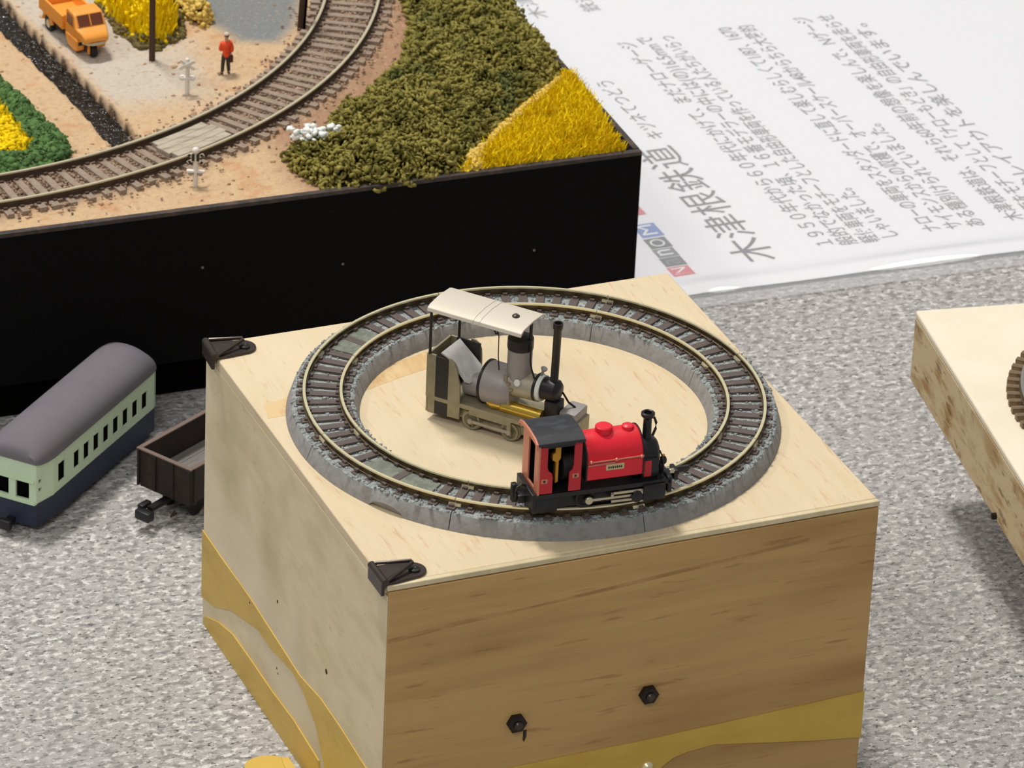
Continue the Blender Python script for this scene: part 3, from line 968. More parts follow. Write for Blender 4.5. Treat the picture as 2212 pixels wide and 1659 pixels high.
# ------------------------------------------------------------------ black open wagon between coach and box
M['wagon'] = mat('dark_brown_wagon', (46, 38, 35), 0.6, spec=.3, layers=[((.3, .3, .3), 3, .5, .7, (66, 54, 48), .6)])
M['wagon_floor'] = mat('grey_wagon_floor', (118, 114, 110), 0.75, layers=[((.1, .9, .3), 2, .45, .65, (98, 94, 90), .6)])
M['wagon_lip'] = mat('worn_brown_lip', (112, 94, 84), 0.6)
wa = thing('open_wagon', 'dark brown open goods wagon between the coach and the plywood box', 'wagon', (12.9, 178.5, 0), 30.0)
WL, WW, WT, WB = 56.0, 19.4, 19.2, 8.6
for (nm, lo, hi, u0, u1, fr) in (('end_wall', 0, .9, 0, WW, lambda u, v, w: (w, u, v)), ('end_wall', 0, .9, 0, WW, lambda u, v, w: (WL - w, u, v)),
                                 ('side_wall', 0, .9, .9, WL - .9, lambda u, v, w: (u, w, v)), ('side_wall', 0, .9, .9, WL - .9, lambda u, v, w: (u, WW - w, v))):
    m = MB()
    m.holed([u0, u1], [WB, WT], [], fr, .9)
    wall = m.build(nm, M['wagon'], wa, smooth=0)
    ribs = (.5, 6.4, 12.9, WW - .5) if nm == 'end_wall' else [k * 7.8 + 1.5 for k in range(8)]
    for r_ in ribs:
        a_, b_ = Vector(fr(r_ - .35, WB - .6, -.6)), Vector(fr(r_ + .35, WT + .15, 0))
        MB().box([min(a_[i], b_[i]) for i in range(3)], [max(a_[i], b_[i]) for i in range(3)]).build('rib', M['wagon'], wall, smooth=0)
    a_, b_ = Vector(fr(u0 - (.3 if nm == 'end_wall' else 0), WT, -.35)), Vector(fr(u1 + (.3 if nm == 'end_wall' else 0), WT + .35, 1.0))
    MB().box([min(a_[i], b_[i]) for i in range(3)], [max(a_[i], b_[i]) for i in range(3)]).build('top_lip', M['wagon_lip'], wall, smooth=0)
nb = 9
for k in range(nb):
    w_ = (WW - 1.8) / nb
    MB().box((.9, .9 + k * w_ + .06, 10.4), (WL - .9, .9 + (k + 1) * w_ - .06, 10.9 + (.06 if k % 2 else 0))).build('floor_plank', M['wagon_floor'], wa, smooth=0)
MB().box((.2, .6, 7.4), (WL - .2, WW - .6, 10.4)).build('underframe', M['wagon'], wa, bevel=.2)
for x in (8, 16, 40, 48):
    for y in (5.2, 14.2):
        MB().lathe((x, y - .6, 3.2), (0, 1, 0), [(0, 0), (3.2, 0), (3.2, .3), (2.7, .4), (2.7, 1.2), (0, 1.2)], n=20).build('wheel', M['loco_black'], wa)
for x in (12, 44):
    MB().box((x - 7, 4, 4.2), (x + 7, 15.4, 6.0)).box((x - 2, 7, 6), (x + 2, 12, 7.4)).build('bogie', M['wagon'], wa, bevel=.2)
m = MB()
m.box((-5.8, 8.9, 5.2), (6, 10.9, 6.4))
m.box((-9.4, 7.4, 3.4), (-6.6, 12.4, 6.2), bev=.4)
m.box((-7.6, 11.0, 5.4), (-3.6, 13.0, 7.0), bev=.4)
m.build('coupler', M['loco_black'], wa)
MB().tube([(-3, 3.0, 6.8), (-3.6, 4, 4.6), (-.5, 4.6, 4.2)], .35, n=6).build('brake_pipe', M['wagon'], wa)
m = MB()
m.box((WL, 8.9, 5.2), (WL + 4, 10.9, 6.4)).box((WL + 3.6, 7.4, 3.4), (WL + 6.2, 12.4, 6.2), bev=.4)
m.build('coupler', M['loco_black'], wa)

# ------------------------------------------------------------------ layout on its black baseboard
LX, LY, LA = 178.0, 247.9, -1.75
ca, sa = math.cos(math.radians(LA)), math.sin(math.radians(LA))


def to_loc(x, y):
    dx, dy = x - LX, y - LY
    return dx * ca + dy * sa, -dx * sa + dy * ca


def to_world(u, v):
    return LX + u * ca - v * sa, LY + u * sa + v * ca


GZ = 60.0
lay = thing('layout_baseboard', 'black-sided baseboard of the scenic railway layout behind the plywood box', 'model layout', (LX, LY, 0), LA)
LW, LD = 330.0, 230.0
MB().box((-LW, 0, 12), (0, 1.7, 60.9)).build('front_board', M['black'], lay, bevel=.3)
MB().box((-3.6, 1.7, 12), (0, LD, 61.0)).build('side_board', M['black'], lay, bevel=.3)
MB().box((-LW, 1.7, 12), (-LW + 5, LD, 61)).build('side_board', M['black'], lay, bevel=.3)
MB().box((-LW + 5, LD - 5, 12), (-5, LD, 61)).build('back_board', M['black'], lay, bevel=.3)
MB().box((-LW + .2, -.12, 60.0), (-.2, 1.9, 61.2)).build('rim_strip', M['blackrim'], lay, label='scuffed brown strip along the front rim')
MB().box((-2.0, 2.2, 61.0), (-.2, LD - .3, 61.3)).build('rim_strip', M['blackrim'], lay)
MB().box((-LW + 4, 3.6, .2), (-3.5, LD - 4, 12)).build('plinth', M['plinth'], lay, smooth=0)
for (u, z) in ((-136.0, 42.0), (-33, 33), (-93, 37)):
    MB().lathe((u, 0.02, z), (0, -1, 0), [(.0, 0), (.45, .05), (.3, .2), (0, .2)], n=8).build('paint_chip', mat('paint_chip', (120, 104, 96), .7), lay)

TC = (-17.8, 444.5)
TR = 168.0
STREAM = [(27.8, 420), (27.8, 400), (29.4, 385), (31.2, 370), (32.8, 350), (34.0, 332), (35.2, 315), (35.8, 303), (36.0, 299)]


def stream_x(y):
    P = STREAM
    if y >= P[0][1]:
        return P[0][0]
    for (x0, y0), (x1, y1) in zip(P, P[1:]):
        if y0 >= y >= y1:
            t = (y0 - y) / (y0 - y1)
            return x0 + (x1 - x0) * t
    return P[-1][0]


def stream_depth(x, y):
    if y < 297.5:
        return 0.0
    d = abs(x - stream_x(y) + noise.noise((y * .12, 0, 3)) * .5)
    w = 4.9 + noise.noise((y * .2, 3, 0)) * .4
    return (1 - smoothstep(w - 1.1, w + .3, d)) * smoothstep(297.5, 299.5, y)


def in_poly(x, y, P):
    c = False
    j = len(P) - 1
    for i in range(len(P)):
        if (P[i][1] > y) != (P[j][1] > y) and x < (P[j][0] - P[i][0]) * (y - P[i][1]) / (P[j][1] - P[i][1]) + P[i][0]:
            c = not c
        j = i
    return c


def poly_dist(x, y, P):
    best = 1e9
    for (x0, y0), (x1, y1) in zip(P, P[1:] + P[:1]):
        dx, dy = x1 - x0, y1 - y0
        t = max(0, min(1, ((x - x0) * dx + (y - y0) * dy) / (dx * dx + dy * dy + 1e-9)))
        best = min(best, math.hypot(x - x0 - t * dx, y - y0 - t * dy))
    return best if in_poly(x, y, P) else -best


PAD = [(90, 357), (103, 352), (113, 363), (122, 381), (128, 420), (84, 420), (86, 374)]


def ground(x, y):
    nz = noise.noise((x * .06, y * .06, 0)) * .8 + noise.noise((x * .25, y * .25, 4)) * .35 + noise.noise((x * .7, y * .7, 9)) * .22
    rt = abs(math.hypot(x - TC[0], y - TC[1]) - TR)
    sh = 1 - smoothstep(10, 17, rt)
    pad = smoothstep(-2, 6, poly_dist(x, y, PAD)) if 70 < x < 140 and y > 345 else 0
    z = GZ + nz * (1 - sh * .5) * (1 - pad * .8) + sh * .9
    z -= stream_depth(x, y) * 4.0
    u, v = to_loc(x, y)
    e = min(v - 2.5, -u - 2.0)
    z += .35 * (1 - smoothstep(0, 6, e))
    return z, rt, pad


def mixc(a, b, t):
    return [a[i] + (b[i] - a[i]) * t for i in range(3)]


C_SAND, C_GRAVEL, C_BAL, C_EARTH, C_BANK, C_PAD = (202, 172, 136), (196, 184, 170), (142, 120, 104), (158, 122, 98), (62, 48, 36), (126, 129, 130)
us = sorted(set([-LW + 5 + 8 * i for i in range(15)] + list(np.arange(-206, -4.9, 1.0)) + [-3.6]))
us = [u for u in us if u <= -3.6]
vs_ = sorted(set([1.7] + list(np.arange(2.6, 172, 1.0)) + list(np.arange(172, LD - 5, 6.0)) + [LD - 5]))
gv, gc = [], []
for v in vs_:
    for u in us:
        x, y = to_world(u, v)
        z, rt, pad = ground(x, y)
        gv.append((u, v, z))
        n1 = noise.noise((x * .09, y * .09, 20)) * .5 + noise.noise((x * .35, y * .35, 30)) * .4
        c = list(C_SAND)
        c = mixc(c, (196, 150, 112), smoothstep(.0, .55, n1))
        sx = stream_x(y)
        g = smoothstep(3, 9, x - sx) * (1 - smoothstep(62, 84, x + n1 * 14)) * smoothstep(312, 336, y + n1 * 10)
        c = mixc(c, C_GRAVEL, g)
        e = smoothstep(-4, 10, math.hypot(x - TC[0], y - TC[1]) - TR - 8 + n1 * 8) * smoothstep(66, 86, x)
        c = mixc(c, C_EARTH, e * .85)
        c = mixc(c, C_BAL, (1 - smoothstep(7, 15, rt + n1 * 5)) * .9)
        c = mixc(c, C_PAD, pad)
        c = mixc(c, C_BANK, smoothstep(.01, .3, stream_depth(x, y)))
        gc.append(lin(c))
nu = len(us)
gf = [(j * nu + i, j * nu + i + 1, (j + 1) * nu + i + 1, (j + 1) * nu + i) for j in range(len(vs_) - 1) for i in range(nu - 1)]
M['ground'] = mat('sandy_ground', (200, 165, 125), 0.9, spec=.15, attr='zone',
                  layers=[((.5, .5, .5), 4, .52, .7, (136, 108, 82), .35), ((.9, .9, .9), 3, .58, .7, (226, 204, 172), .35)], bump=((.7, .7, .7), 4, .7))
gr = raw_mesh('ground', gv, gf, M['ground'], lay, smooth=1)
ca_ = gr.data.color_attributes.new('zone', 'FLOAT_COLOR', 'POINT')
ca_.data.foreach_set('color', np.asarray(gc, dtype=np.float32).ravel())
# water
M['water'] = mat('dark_water', (15, 13, 10), 0.1, spec=.4, bump=((.45, .45, .45), 2, 2.2), layers=[((.3, .3, .3), 2, .5, .65, (36, 34, 26), .8)])
m = MB()
prev = None
for i in range(125):
    y = 298.2 + i * .98
    x = stream_x(y)
    row = []
    for k in range(9):
        xx = x - 5.2 + k * 1.3
        u, v = to_loc(xx, y)
        row.append(m.bm.verts.new((u, v, GZ - 2.6 + noise.noise((xx * .5, y * .5, 7)) * .45)))
    if prev:
        for k in range(8):
            m.bm.faces.new((prev[k], prev[k + 1], row[k + 1], row[k]))
    prev = row
m.build('stream_water', M['water'], lay, smooth=60)
# loose pebbles
cs, sz = [], []
while len(cs) < 420:
    x, y = rng.uniform(-30, 170), rng.uniform(252, 420)
    u, v = to_loc(x, y)
    if not (-200 < u < -6 and 6 < v < 170):
        continue
    z, rt, pad = ground(x, y)
    if rt < 8 or stream_depth(x, y) > .02 or (pad > .5 and rng.random() < .8):
        continue
    cs.append((u, v, z))
    sz.append(rng.uniform(.25, .75) if rng.random() < .9 else rng.uniform(.8, 1.3))
v, f = crumbs(np.array(cs), np.array(sz), (1, 1, .7))
M['pebble'] = mat('sandy_pebbles', (190, 156, 120), .9, layers=[((.12, .12, .12), 2, .4, .6, (150, 118, 90), .9)])
raw_mesh('pebbles', v, f, M['pebble'], lay, kind='stuff')

# track on the layout
lt = thing('layout_track', 'curved weathered track with crossing plate on the scenic layout', 'track', (TC[0], TC[1], GZ))
A0, A1 = -112, -4
M['old_rail'] = mat('weathered_rail', (204, 194, 166), 0.4, metal=.35)
M['old_web'] = mat('rusty_rail_side', (74, 56, 40), 0.7)
M['old_sleeper'] = mat('weathered_sleeper', (150, 132, 116), 0.85, layers=[((.4, .4, .4), 3, .45, .65, (122, 102, 88), .7)])
for rr in (176.2, 159.7):
    rail((0, 0), rr, 1.9, 2.3, A0, A1, 120, lt, [M['old_rail'], M['old_web']], w=.42)
m = MB()
m.box((-12.6, -1.15, .5), (12.6, 1.15, 1.95))
s0 = m.build('sleeper', M['old_sleeper'], lt, smooth=0, bevel=.12)
nsl = int(math.radians(A1 - A0) * TR / 4.75)
for i in range(nsl):
    a = A0 + (i + .5) * (A1 - A0) / nsl
    mt = rotz(a + random.uniform(-.25, .25)) @ Matrix.Translation(((TR + random.uniform(-.4, .4)) * MM, 0, random.uniform(-.12, .1) * MM))
    if i == 0:
        s0.matrix_basis = mt
    else:
        copy_part(s0, lt, mt)
m = MB()
for rr in (176.2, 159.7):
    for i in range(nsl):
        t = math.radians(A0 + (i + .5) * (A1 - A0) / nsl)
        for s in (-1, 1):
            mt = Matrix.Rotation(t, 4, 'Z') @ Matrix.Translation((rr + s * 1.15, 0, 2.15))
            m.box((-.55, -.6, -.35), (.55, .6, .35), mt)
m.build('rail_chairs', M['old_web'], lt, smooth=0)
n = 7600
a = np.radians(rng.uniform(A0, A1, n))
r = TR + rng.normal(0, 6.4, n)
keep = (np.abs(r - 176.2) > .9) & (np.abs(r - 159.7) > .9)
a, r = a[keep], r[keep]
v, f = crumbs(np.stack([r * np.cos(a), r * np.sin(a), np.where(np.abs(r - TR) > 9.2, 1.75, 1.3) - np.clip((np.abs(r - TR) - 10) * .12, 0, 1.2) + rng.uniform(-.25, .15, len(r))], 1), rng.uniform(.28, .62, len(r)), (1, 1, .8))
M['ballast'] = mat('track_ballast', (162, 136, 114), .9, layers=[((.25, .25, .25), 2, .42, .6, (128, 104, 86), .9), ((.4, .4, .4), 2, .58, .68, (196, 172, 146), .7)])
raw_mesh('ballast', v, f, M['ballast'], lt, kind='stuff')
# crossing plate between the rails
a_of = lambda x, y: math.degrees(math.atan2(y - TC[1], x - TC[0]))
b0, b1 = a_of(43.6, 283.0), a_of(64.8, 293.6)
M['plate'] = mat('grey_crossing_board', (180, 168, 150), .8, layers=[((.12, .5, .3), 3, .45, .65, (138, 124, 108), .7)])
for k in range(4):
    r0 = 161.9 + k * 3.05
    sh = .35 if k in (0, 3) else 0
    MB().arc((0, 0), [(r0, 1.9), (r0 + 2.95, 1.9), (r0 + 2.95, 3.35), (r0, 3.35)], b0 + sh, b1 - sh, 16).build('crossing_board', M['plate'], lt, smooth=30, bevel=.2)

# utility pole and dark post
M['pole'] = mat('dark_pole_wood', (72, 48, 32), .7, layers=[((1, 1, .06), 3, .45, .65, (50, 32, 22), .7)])
pg = ground(61.5, 353.7)[0]
po = thing('utility_pole', 'thin dark brown pole beside the orange truck', 'pole', (61.5, 353.7, pg - .3))
MB().lathe((0, 0, 0), (0, 0, 1), [(.98, 0), (.92, 20), (.75, 84), (0, 84.2)], n=14).build('shaft', M['pole'], po)
ps = thing('dark_post', 'short leaning flat brown post between the grey yard and the rails', 'post', (112.0, 359.6, ground(112, 359.6)[0] - .3), -20)
m = MB()
m.prism([(-1.2, -.5, 0), (.5, -.5, -.2), (2.3, -.5, 30), (.3, -.5, 30.4)], (0, 1.1, 0))
m.build('post_board', M['pole'], ps, bevel=.12)
m = MB()
m.prism([(.55, -.1, 0), (1.3, -.1, 0), (3.0, -.1, 30), (2.3, -.1, 30)], (0, 1.4, 0))
m.build('post_backing', M['void'], ps)

# crossing signals
M['sig_white'] = mat('white_plastic', (226, 220, 212), .5)
M['sig_black'] = mat('black_paint', (30, 26, 24), .5)
M['sig_cream'] = mat('cream_paint', (228, 220, 196), .5)


def signal(x, y, rot, label, back, h=11.5):
    z = ground(x, y)[0]
    t = thing('crossing_signal', label, 'signal', (x, y, z - .3), rot, 'crossing signals of the layout')
    t.scale = (1.15, 1.15, 1.0)
    MB().lathe((0, 0, 0), (0, 0, 1), [(.7, 0), (.62, .6), (.58, h), (0, h + .1)], n=12).build('post', M['sig_white'], t)
    if back:
        for s in (-1, 1):
            bd = MB()
            bd.box((-2.4, -1.0 + .12 * s, -.5), (2.4, -.7 + .12 * s, .5), Matrix.Translation((0, 0, h - 1.2)) @ Matrix.Rotation(s * .62, 4, 'Y'))
            bd.build('cross_board', M['sig_white'], t, bevel=.1)
        m = MB()
        m.cyl((-1.9, 0, 5.6), (1.9, 0, 5.6), .6, n=10)
        m.cyl((-1.3, -.35, 5.6), (-1.3, .5, 5.6), .8, n=16).cyl((1.3, -.35, 5.6), (1.3, .5, 5.6), .8, n=16)
        m.build('lamp_bar', M['sig_white'], t)
        MB().ball((0, 0, h + .1), .6, 2).build('cap', M['sig_white'], t)
    else:
        for s in (-1, 1):
            bd = MB()
            bd.box((-2.5, -.6 - .1 * s, -.45), (2.5, -.4 - .1 * s, .45), Matrix.Translation((0, 0, h - 2.6)) @ Matrix.Rotation(s * .62, 4, 'Y'))
            ob = bd.build('cross_board', M['sig_cream'], t, bevel=.08)
            bd = MB()
            for e in (-1, 1):
                bd.box((e * 1.9 - .32, -.72 - .1 * s, -.37), (e * 1.9 + .32, -.38 - .1 * s, .37), Matrix.Translation((0, 0, h - 2.6)) @ Matrix.Rotation(s * .62, 4, 'Y'))
            bd.build('black_tips', M['sig_black'], ob)
        m = MB()
        for s in (-1, 1):
            m.box((s * .6 - .34, -1.0, h - 3.2), (s * .6 + .34, -.75, h - 1.0))
        m.build('warning_stripes', M['sig_black'], t)
        m = MB()
        m.ball((0, -.1, h - .2), 1.0, 2, (1, 1, 1.1))
        m.build('cap', M['sig_white'], t)
        m = MB()
        m.box((-2.3, -.7, 4.8), (2.3, .5, 5.5), bev=.25)
        m.build('lamp_bar', M['sig_white'], t)
        m = MB()
        m.cyl((-1.2, -.5, 4.4), (-1.2, .1, 4.4), .62, n=14).cyl((1.2, -.5, 4.4), (1.2, .1, 4.4), .62, n=14).cyl((0, -.5, 4.3), (0, .0, 4.3), .5, n=12)
        m.build('lamp', M['pewter'], t)


signal(63.4, 327.0, -24, 'plain white crossing signal in the sand, beyond the rails from the front', True)
signal(45.6, 269.0, -24, 'crossing signal with black stripes standing on the near side of the rails', False, 12.0)
for k, (x, y) in enumerate(((38.2, 276.0),)):
    rd = thing('ground_lever', 'small dark lever rod lying beside the near rail', 'lever', (x, y, ground(x, y)[0] + .3), -52)
    MB().tube([(-2.2, 0, .6), (0, 0, .7), (3.8, .3, .2)], .42, n=8).build('rod', M['pole'], rd)
    MB().ball((-2.4, 0, .8), .75, 2).build('rod_end', M['old_web'], rd)

# ------------------------------------------------------------------ orange three-wheeled truck
M['orange'] = mat('orange_paint', (240, 158, 62), 0.38, spec=.5)
M['brown_glass'] = mat('brown_window', (112, 58, 32), 0.15, spec=.6)
M['tyre'] = mat('black_tyre', (26, 24, 24), .75)
tk_ = thing('orange_truck', 'orange three-wheeled toy truck parked beside the stream', 'truck', (45.5, 362.4, ground(45.5, 362.4)[0] + .1), -84)
tk_.scale = (1.05, 1.14, 1.05)


def soft(m, name, material, parent, bev=.5, label=None):
    o = m.build(name, material, parent, smooth=60, label=label)
    b = o.modifiers.new('edge', 'BEVEL')
    b.width = bev * MM
    b.segments = 4
    b.limit_method = 'ANGLE'
    b.angle_limit = math.radians(28)
    return o


m = MB()
prof = [(-9.2, 5.2), (-9.2, 12.3), (-8.4, 12.8), (-3.9, 12.6), (-3.0, 12.1), (-1.2, 9.0), (1.4, 8.2), (2.7, 7.2), (3.0, 6.2), (2.4, 5.2)]
m.prism([(x, -4.4, z) for x, z in prof], (0, 8.8, 0))
for v in m.bm.verts:
    t = smoothstep(-2, 3.2, v.co.x)
    v.co.y *= 1 - .22 * t
    if v.co.z > 9.5:
        v.co.y *= .93
cab_ = soft(m, 'cab', M['orange'], tk_, .55)
for s in (-1, 1):
    m = MB()
    prof = [(-9.2, 5.4), (-8.6, 3.0), (-6.8, 1.7), (-3.2, 1.5), (-1.5, 1.7), (-.9, 5.4)]
    y0 = s * 4.4
    m.prism([(x, y0, z) for x, z in prof], (0, -s * 2.5, 0))
    soft(m, 'lower_panel', M['orange'], tk_, .4)
    m = MB()
    m.prism([(-7.6, s * 4.2, 11.6), (-4.2, s * 4.2, 11.5), (-3.3, s * 4.25, 9.6), (-3.6, s * 4.45, 8.9), (-7.6, s * 4.45, 8.9)], (0, s * .12, 0))
    m.build('side_window', M['brown_glass'], cab_)
    MB().lathe((-21.5, s * 3.5 - .7, 2.3), (0, 1, 0), [(1.2, 0), (2.3, .0), (2.4, .4), (2.3, 1.4), (1.2, 1.4)], n=26).build('rear_wheel', M['tyre'], tk_)
    MB().lathe((-21.5, s * 4.25, 2.3), (0, s, 0), [(0, -.1), (1.4, -.1), (1.2, .06), (.6, .0), (0, .1)], n=20).build('hub_cap', M['steel'], tk_)
    m = MB()
    m.tube([(-21.5 + 3.0 * math.cos(a), s * 4.2, 2.5 + 3.0 * math.sin(a)) for a in [PI * (.05 + .9 * k / 10) for k in range(11)]], .55, n=8)
    m.build('mudguard', M['orange'], tk_)
m = MB()
m.prism([(-3.35, -3.7, 12.0), (-3.35, 3.7, 12.0), (-1.45, 3.75, 9.15), (-1.45, -3.75, 9.15)], (.32, 0, .2))
ws = m.build('windscreen', M['brown_glass'], cab_)
m = MB()
m.prism([(-3.3, -.14, 12.1), (-3.3, .14, 12.1), (-1.4, .14, 9.2), (-1.4, -.14, 9.2)], (.36, 0, .25))
for y in (-3.75, 3.6):
    m.prism([(-3.3, y, 12.1), (-3.3, y + .18, 12.1), (-1.4, y + .18, 9.2), (-1.4, y, 9.2)], (.36, 0, .25))
m.build('windscreen_frame', M['orange'], ws)
m = MB()
m.tube([(1.3, -3.5, 5.5), (2.6, -2.4, 5.35), (3.1, -.8, 5.25), (3.1, .8, 5.25), (2.6, 2.4, 5.35), (1.3, 3.5, 5.5)], .42, n=10)
m.build('bumper', M['steel'], tk_)
for y in (-2.3, 2.3):
    MB().lathe((2.2, y, 6.6), (1, 0, .1), [(0, 0), (.75, 0), (.7, .35), (.4, .55), (0, .6)], n=14).build('headlamp', M['steel'], tk_)
m = MB()
m.lathe((0, -.75, 1.95), (0, 1, 0), [(.9, 0), (1.9, .05), (1.98, .4), (1.98, 1.1), (1.9, 1.45), (.9, 1.5)], n=26)
m.build('front_wheel', M['tyre'], tk_)
m = MB()
m.box((-.5, -1.5, 1.0), (.6, -1.0, 5.6), bev=.2).box((-.4, 1.0, 1.6), (.4, 1.4, 5.6), bev=.15).box((.2, -.95, 3.9), (1.5, .95, 4.8), bev=.3)
m.build('front_fork', M['orange'], tk_)
MB().box((-26, -3.8, 3.6), (-1, 3.8, 5.4)).build('chassis', M['tyre'], tk_)
m = MB()
m.holed([-26.5, -9.8], [5.4, 9.6], [], lambda u, v, w: (u, -4.9 + w, v), .6).holed([-26.5, -9.8], [5.4, 9.6], [], lambda u, v, w: (u, 4.9 - w, v), .6)
m.holed([-4.3, 4.3], [5.4, 9.6], [], lambda u, v, w: (-26.5 + w, u, v), .6).holed([-4.3, 4.3], [5.4, 9.8], [], lambda u, v, w: (-9.8 - w, u, v), .6)
m.box((-26, -4.5, 5.4), (-10, 4.5, 6.2))
m.build('load_bed', M['orange'], tk_, smooth=0)

# ------------------------------------------------------------------ person in a red jacket
M['skin'] = mat('skin_tone', (196, 150, 122), .6)
M['jacket'] = mat('orange_red_cloth', (236, 76, 28), .65)
M['trouser'] = mat('dark_green_cloth', (52, 52, 40), .8)
M['hair'] = mat('dark_brown_hair', (78, 58, 48), .7)
M['cap'] = mat('pale_cap', (206, 186, 172), .7)
pe = thing('person', 'person in an orange-red jacket and dark trousers, bag in hand, standing back turned', 'person', (79.5, 337.6, ground(79.5, 337.6)[0] + .1), 0)


def skin_mesh(name, verts, edges, radii, material, parent, root=0, sub=2):
    me = bpy.data.meshes.new(name)
    me.from_pydata([Vector(v) * MM for v in verts], edges, [])
    o = link(name, me, parent)
    o.modifiers.new('skin', 'SKIN')
    lay_ = me.skin_vertices[0].data if me.skin_vertices else None
    if lay_ is None:
        me.attributes.new('skin', 'FLOAT', 'POINT')
    for i, r in enumerate(radii):
        rr = r if isinstance(r, tuple) else (r, r)
        me.skin_vertices[0].data[i].radius = (rr[0] * MM, rr[1] * MM)
        me.skin_vertices[0].data[i].use_root = (i == root)
    o.modifiers['skin'].use_smooth_shade = True
    s = o.modifiers.new('sub', 'SUBSURF')
    s.levels = sub
    s.render_levels = sub
    me.materials.append(material)
    return o


def with_skin(verts, edges, radii, name, material, parent, sub=2):
    bm_ = bmesh.new()
    l_ = bm_.verts.layers.skin.verify()
    vv = [bm_.verts.new(Vector(v) * MM) for v in verts]
    for i, v in enumerate(vv):
        r = radii[i] if isinstance(radii[i], tuple) else (radii[i], radii[i])
        v[l_].radius = (r[0] * MM, r[1] * MM)
        v[l_].use_root = (i == 0)
    for a_, b_ in edges:
        bm_.edges.new((vv[a_], vv[b_]))
    me = bpy.data.meshes.new(name)
    bm_.to_mesh(me)
    bm_.free()
    me.materials.append(material)
    o = link(name, me, parent)
    k = o.modifiers.new('skin', 'SKIN')
    k.use_smooth_shade = True
    s = o.modifiers.new('sub', 'SUBSURF')
    s.levels = s.render_levels = sub
    return o


# body: pelvis root, spine, neck, head, arms bent forward, legs and feet (faces away, +y)
bv = [(0, 0, 6.7), (0, .05, 8.4), (0, 0, 10.1), (.1, .05, 11.2), (.15, .15, 11.8), (.2, .25, 12.75), (.2, .3, 13.3),
      (-1.25, 0, 10.3), (-1.6, .1, 8.6), (-1.2, 1.1, 7.7), (-.8, 1.7, 7.6),
      (1.25, 0, 10.3), (1.65, -.05, 8.5), (1.6, .35, 6.8), (1.6, .45, 6.1),
      (-.65, .05, 6.2), (-.95, .1, 3.4), (-1.15, -.05, .55), (-1.15, .75, .35),
      (.65, .05, 6.2), (.75, .1, 3.4), (.95, -.05, .55), (1.05, .75, .35)]
be = [(0, 1), (1, 2), (2, 3), (3, 4), (4, 5), (5, 6), (2, 7), (7, 8), (8, 9), (9, 10), (2, 11), (11, 12), (12, 13), (13, 14), (0, 15), (15, 16), (16, 17), (17, 18), (0, 19), (19, 20), (20, 21), (21, 22)]
br = [(.95, .65), (.85, .6), (1.0, .6), (.42, .42), (.55, .6), (.72, .8), (.5, .55), .48, .4, .33, .28, .48, .4, .33, .28, .6, .46, .34, .3, .6, .46, .34, .3]
with_skin(bv, be, br, 'body', M['skin'], pe)
jv = [(.1, 0, 5.5), (0, .05, 8.4), (0, 0, 10.2), (.08, .05, 11.0), (-1.3, 0, 10.3), (-1.65, .1, 8.6), (-1.2, 1.1, 7.7), (1.3, 0, 10.3), (1.7, -.05, 8.5), (1.7, .3, 6.9)]
with_skin(jv, [(0, 1), (1, 2), (2, 3), (2, 4), (4, 5), (5, 6), (2, 7), (7, 8), (8, 9)], [(1.5, 1.1), (1.85, 1.2), (1.45, .95), (.62, .6), .8, .8, .6, .8, .85, .75], 'jacket', M['jacket'], pe)
with_skin([(0, 0, 6.8), (-.65, .05, 6.0), (-.95, .1, 3.4), (-1.15, -.05, .7), (.65, .05, 6.0), (.75, .1, 3.4), (.95, -.05, .7)], [(0, 1), (1, 2), (2, 3), (0, 4), (4, 5), (5, 6)],
          [(1.0, .75), .78, .62, .55, .78, .62, .55], 'trousers', M['trouser'], pe)
m = MB()
m.ball((.22, .2, 12.85), .82, 2, (1, 1.05, .95))
for v in list(m.bm.verts):
    if v.co.y > .75 and v.co.z < 12.9:
        v.co.y = .6
m.build('hair', M['hair'], pe)
MB().lathe((.1, .1, 13.2), (-.1, -.15, 1), [(.0, -.1), (.85, -.1), (.82, .15), (.5, .45), (0, .52)], n=16).build('cap', M['cap'], pe)
m = MB()
m.box((.9, -.35, 3.6), (2.3, .65, 6.0), bev=.3)
m.tube([(1.2, .15, 5.9), (1.3, .2, 6.5), (1.8, .2, 6.5), (2.0, .15, 5.9)], .1, n=6)
m.build('bag', mat('maroon_bag', (92, 28, 24), .6), pe)
for x in (-1.15, 1.0):
    MB().ball((x, .3, .38), .5, 2, (.85, 1.6, .75)).build('shoe', M['sig_black'], pe)

# ------------------------------------------------------------------ bushes, grass and flowers
M['olive'] = mat('olive_foliage', (146, 136, 70), .9, spec=.1,
                 layers=[((.10, .10, .10), 3, .44, .62, (104, 102, 50), .8), ((.5, .5, .5), 2, .55, .7, (186, 172, 100), .6), ((.06, .06, .06), 2, .62, .72, (78, 96, 60), .6)], bump=((1.2, 1.2, 1.2), 3, .5))
M['olive_gap_shade'] = mat('olive_gap_shade', (58, 52, 24), .95, spec=.05)  # dark core paints shade into the gaps between clumps
M['leaf_green'] = mat('dark_green_foliage', (92, 124, 72), .9, spec=.1,
                      layers=[((.18, .18, .18), 3, .44, .62, (68, 96, 56), .8), ((.6, .6, .6), 2, .55, .7, (120, 148, 92), .6)])
M['yellow'] = mat('yellow_grass', (238, 208, 18), .8, spec=.1, layers=[((.09, .09, .09), 3, .48, .66, (216, 180, 16), .7), ((.6, .6, .6), 2, .55, .68, (246, 224, 60), .7)])
M['straw'] = mat('straw_flock', (222, 192, 104), .85, spec=.1, layers=[((.2, .2, .2), 3, .46, .64, (196, 164, 84), .8)])
M['white_fl'] = mat('white_flowers', (236, 238, 234), .7)
M['mound'] = mat('brown_green_mound', (98, 88, 30), .95)


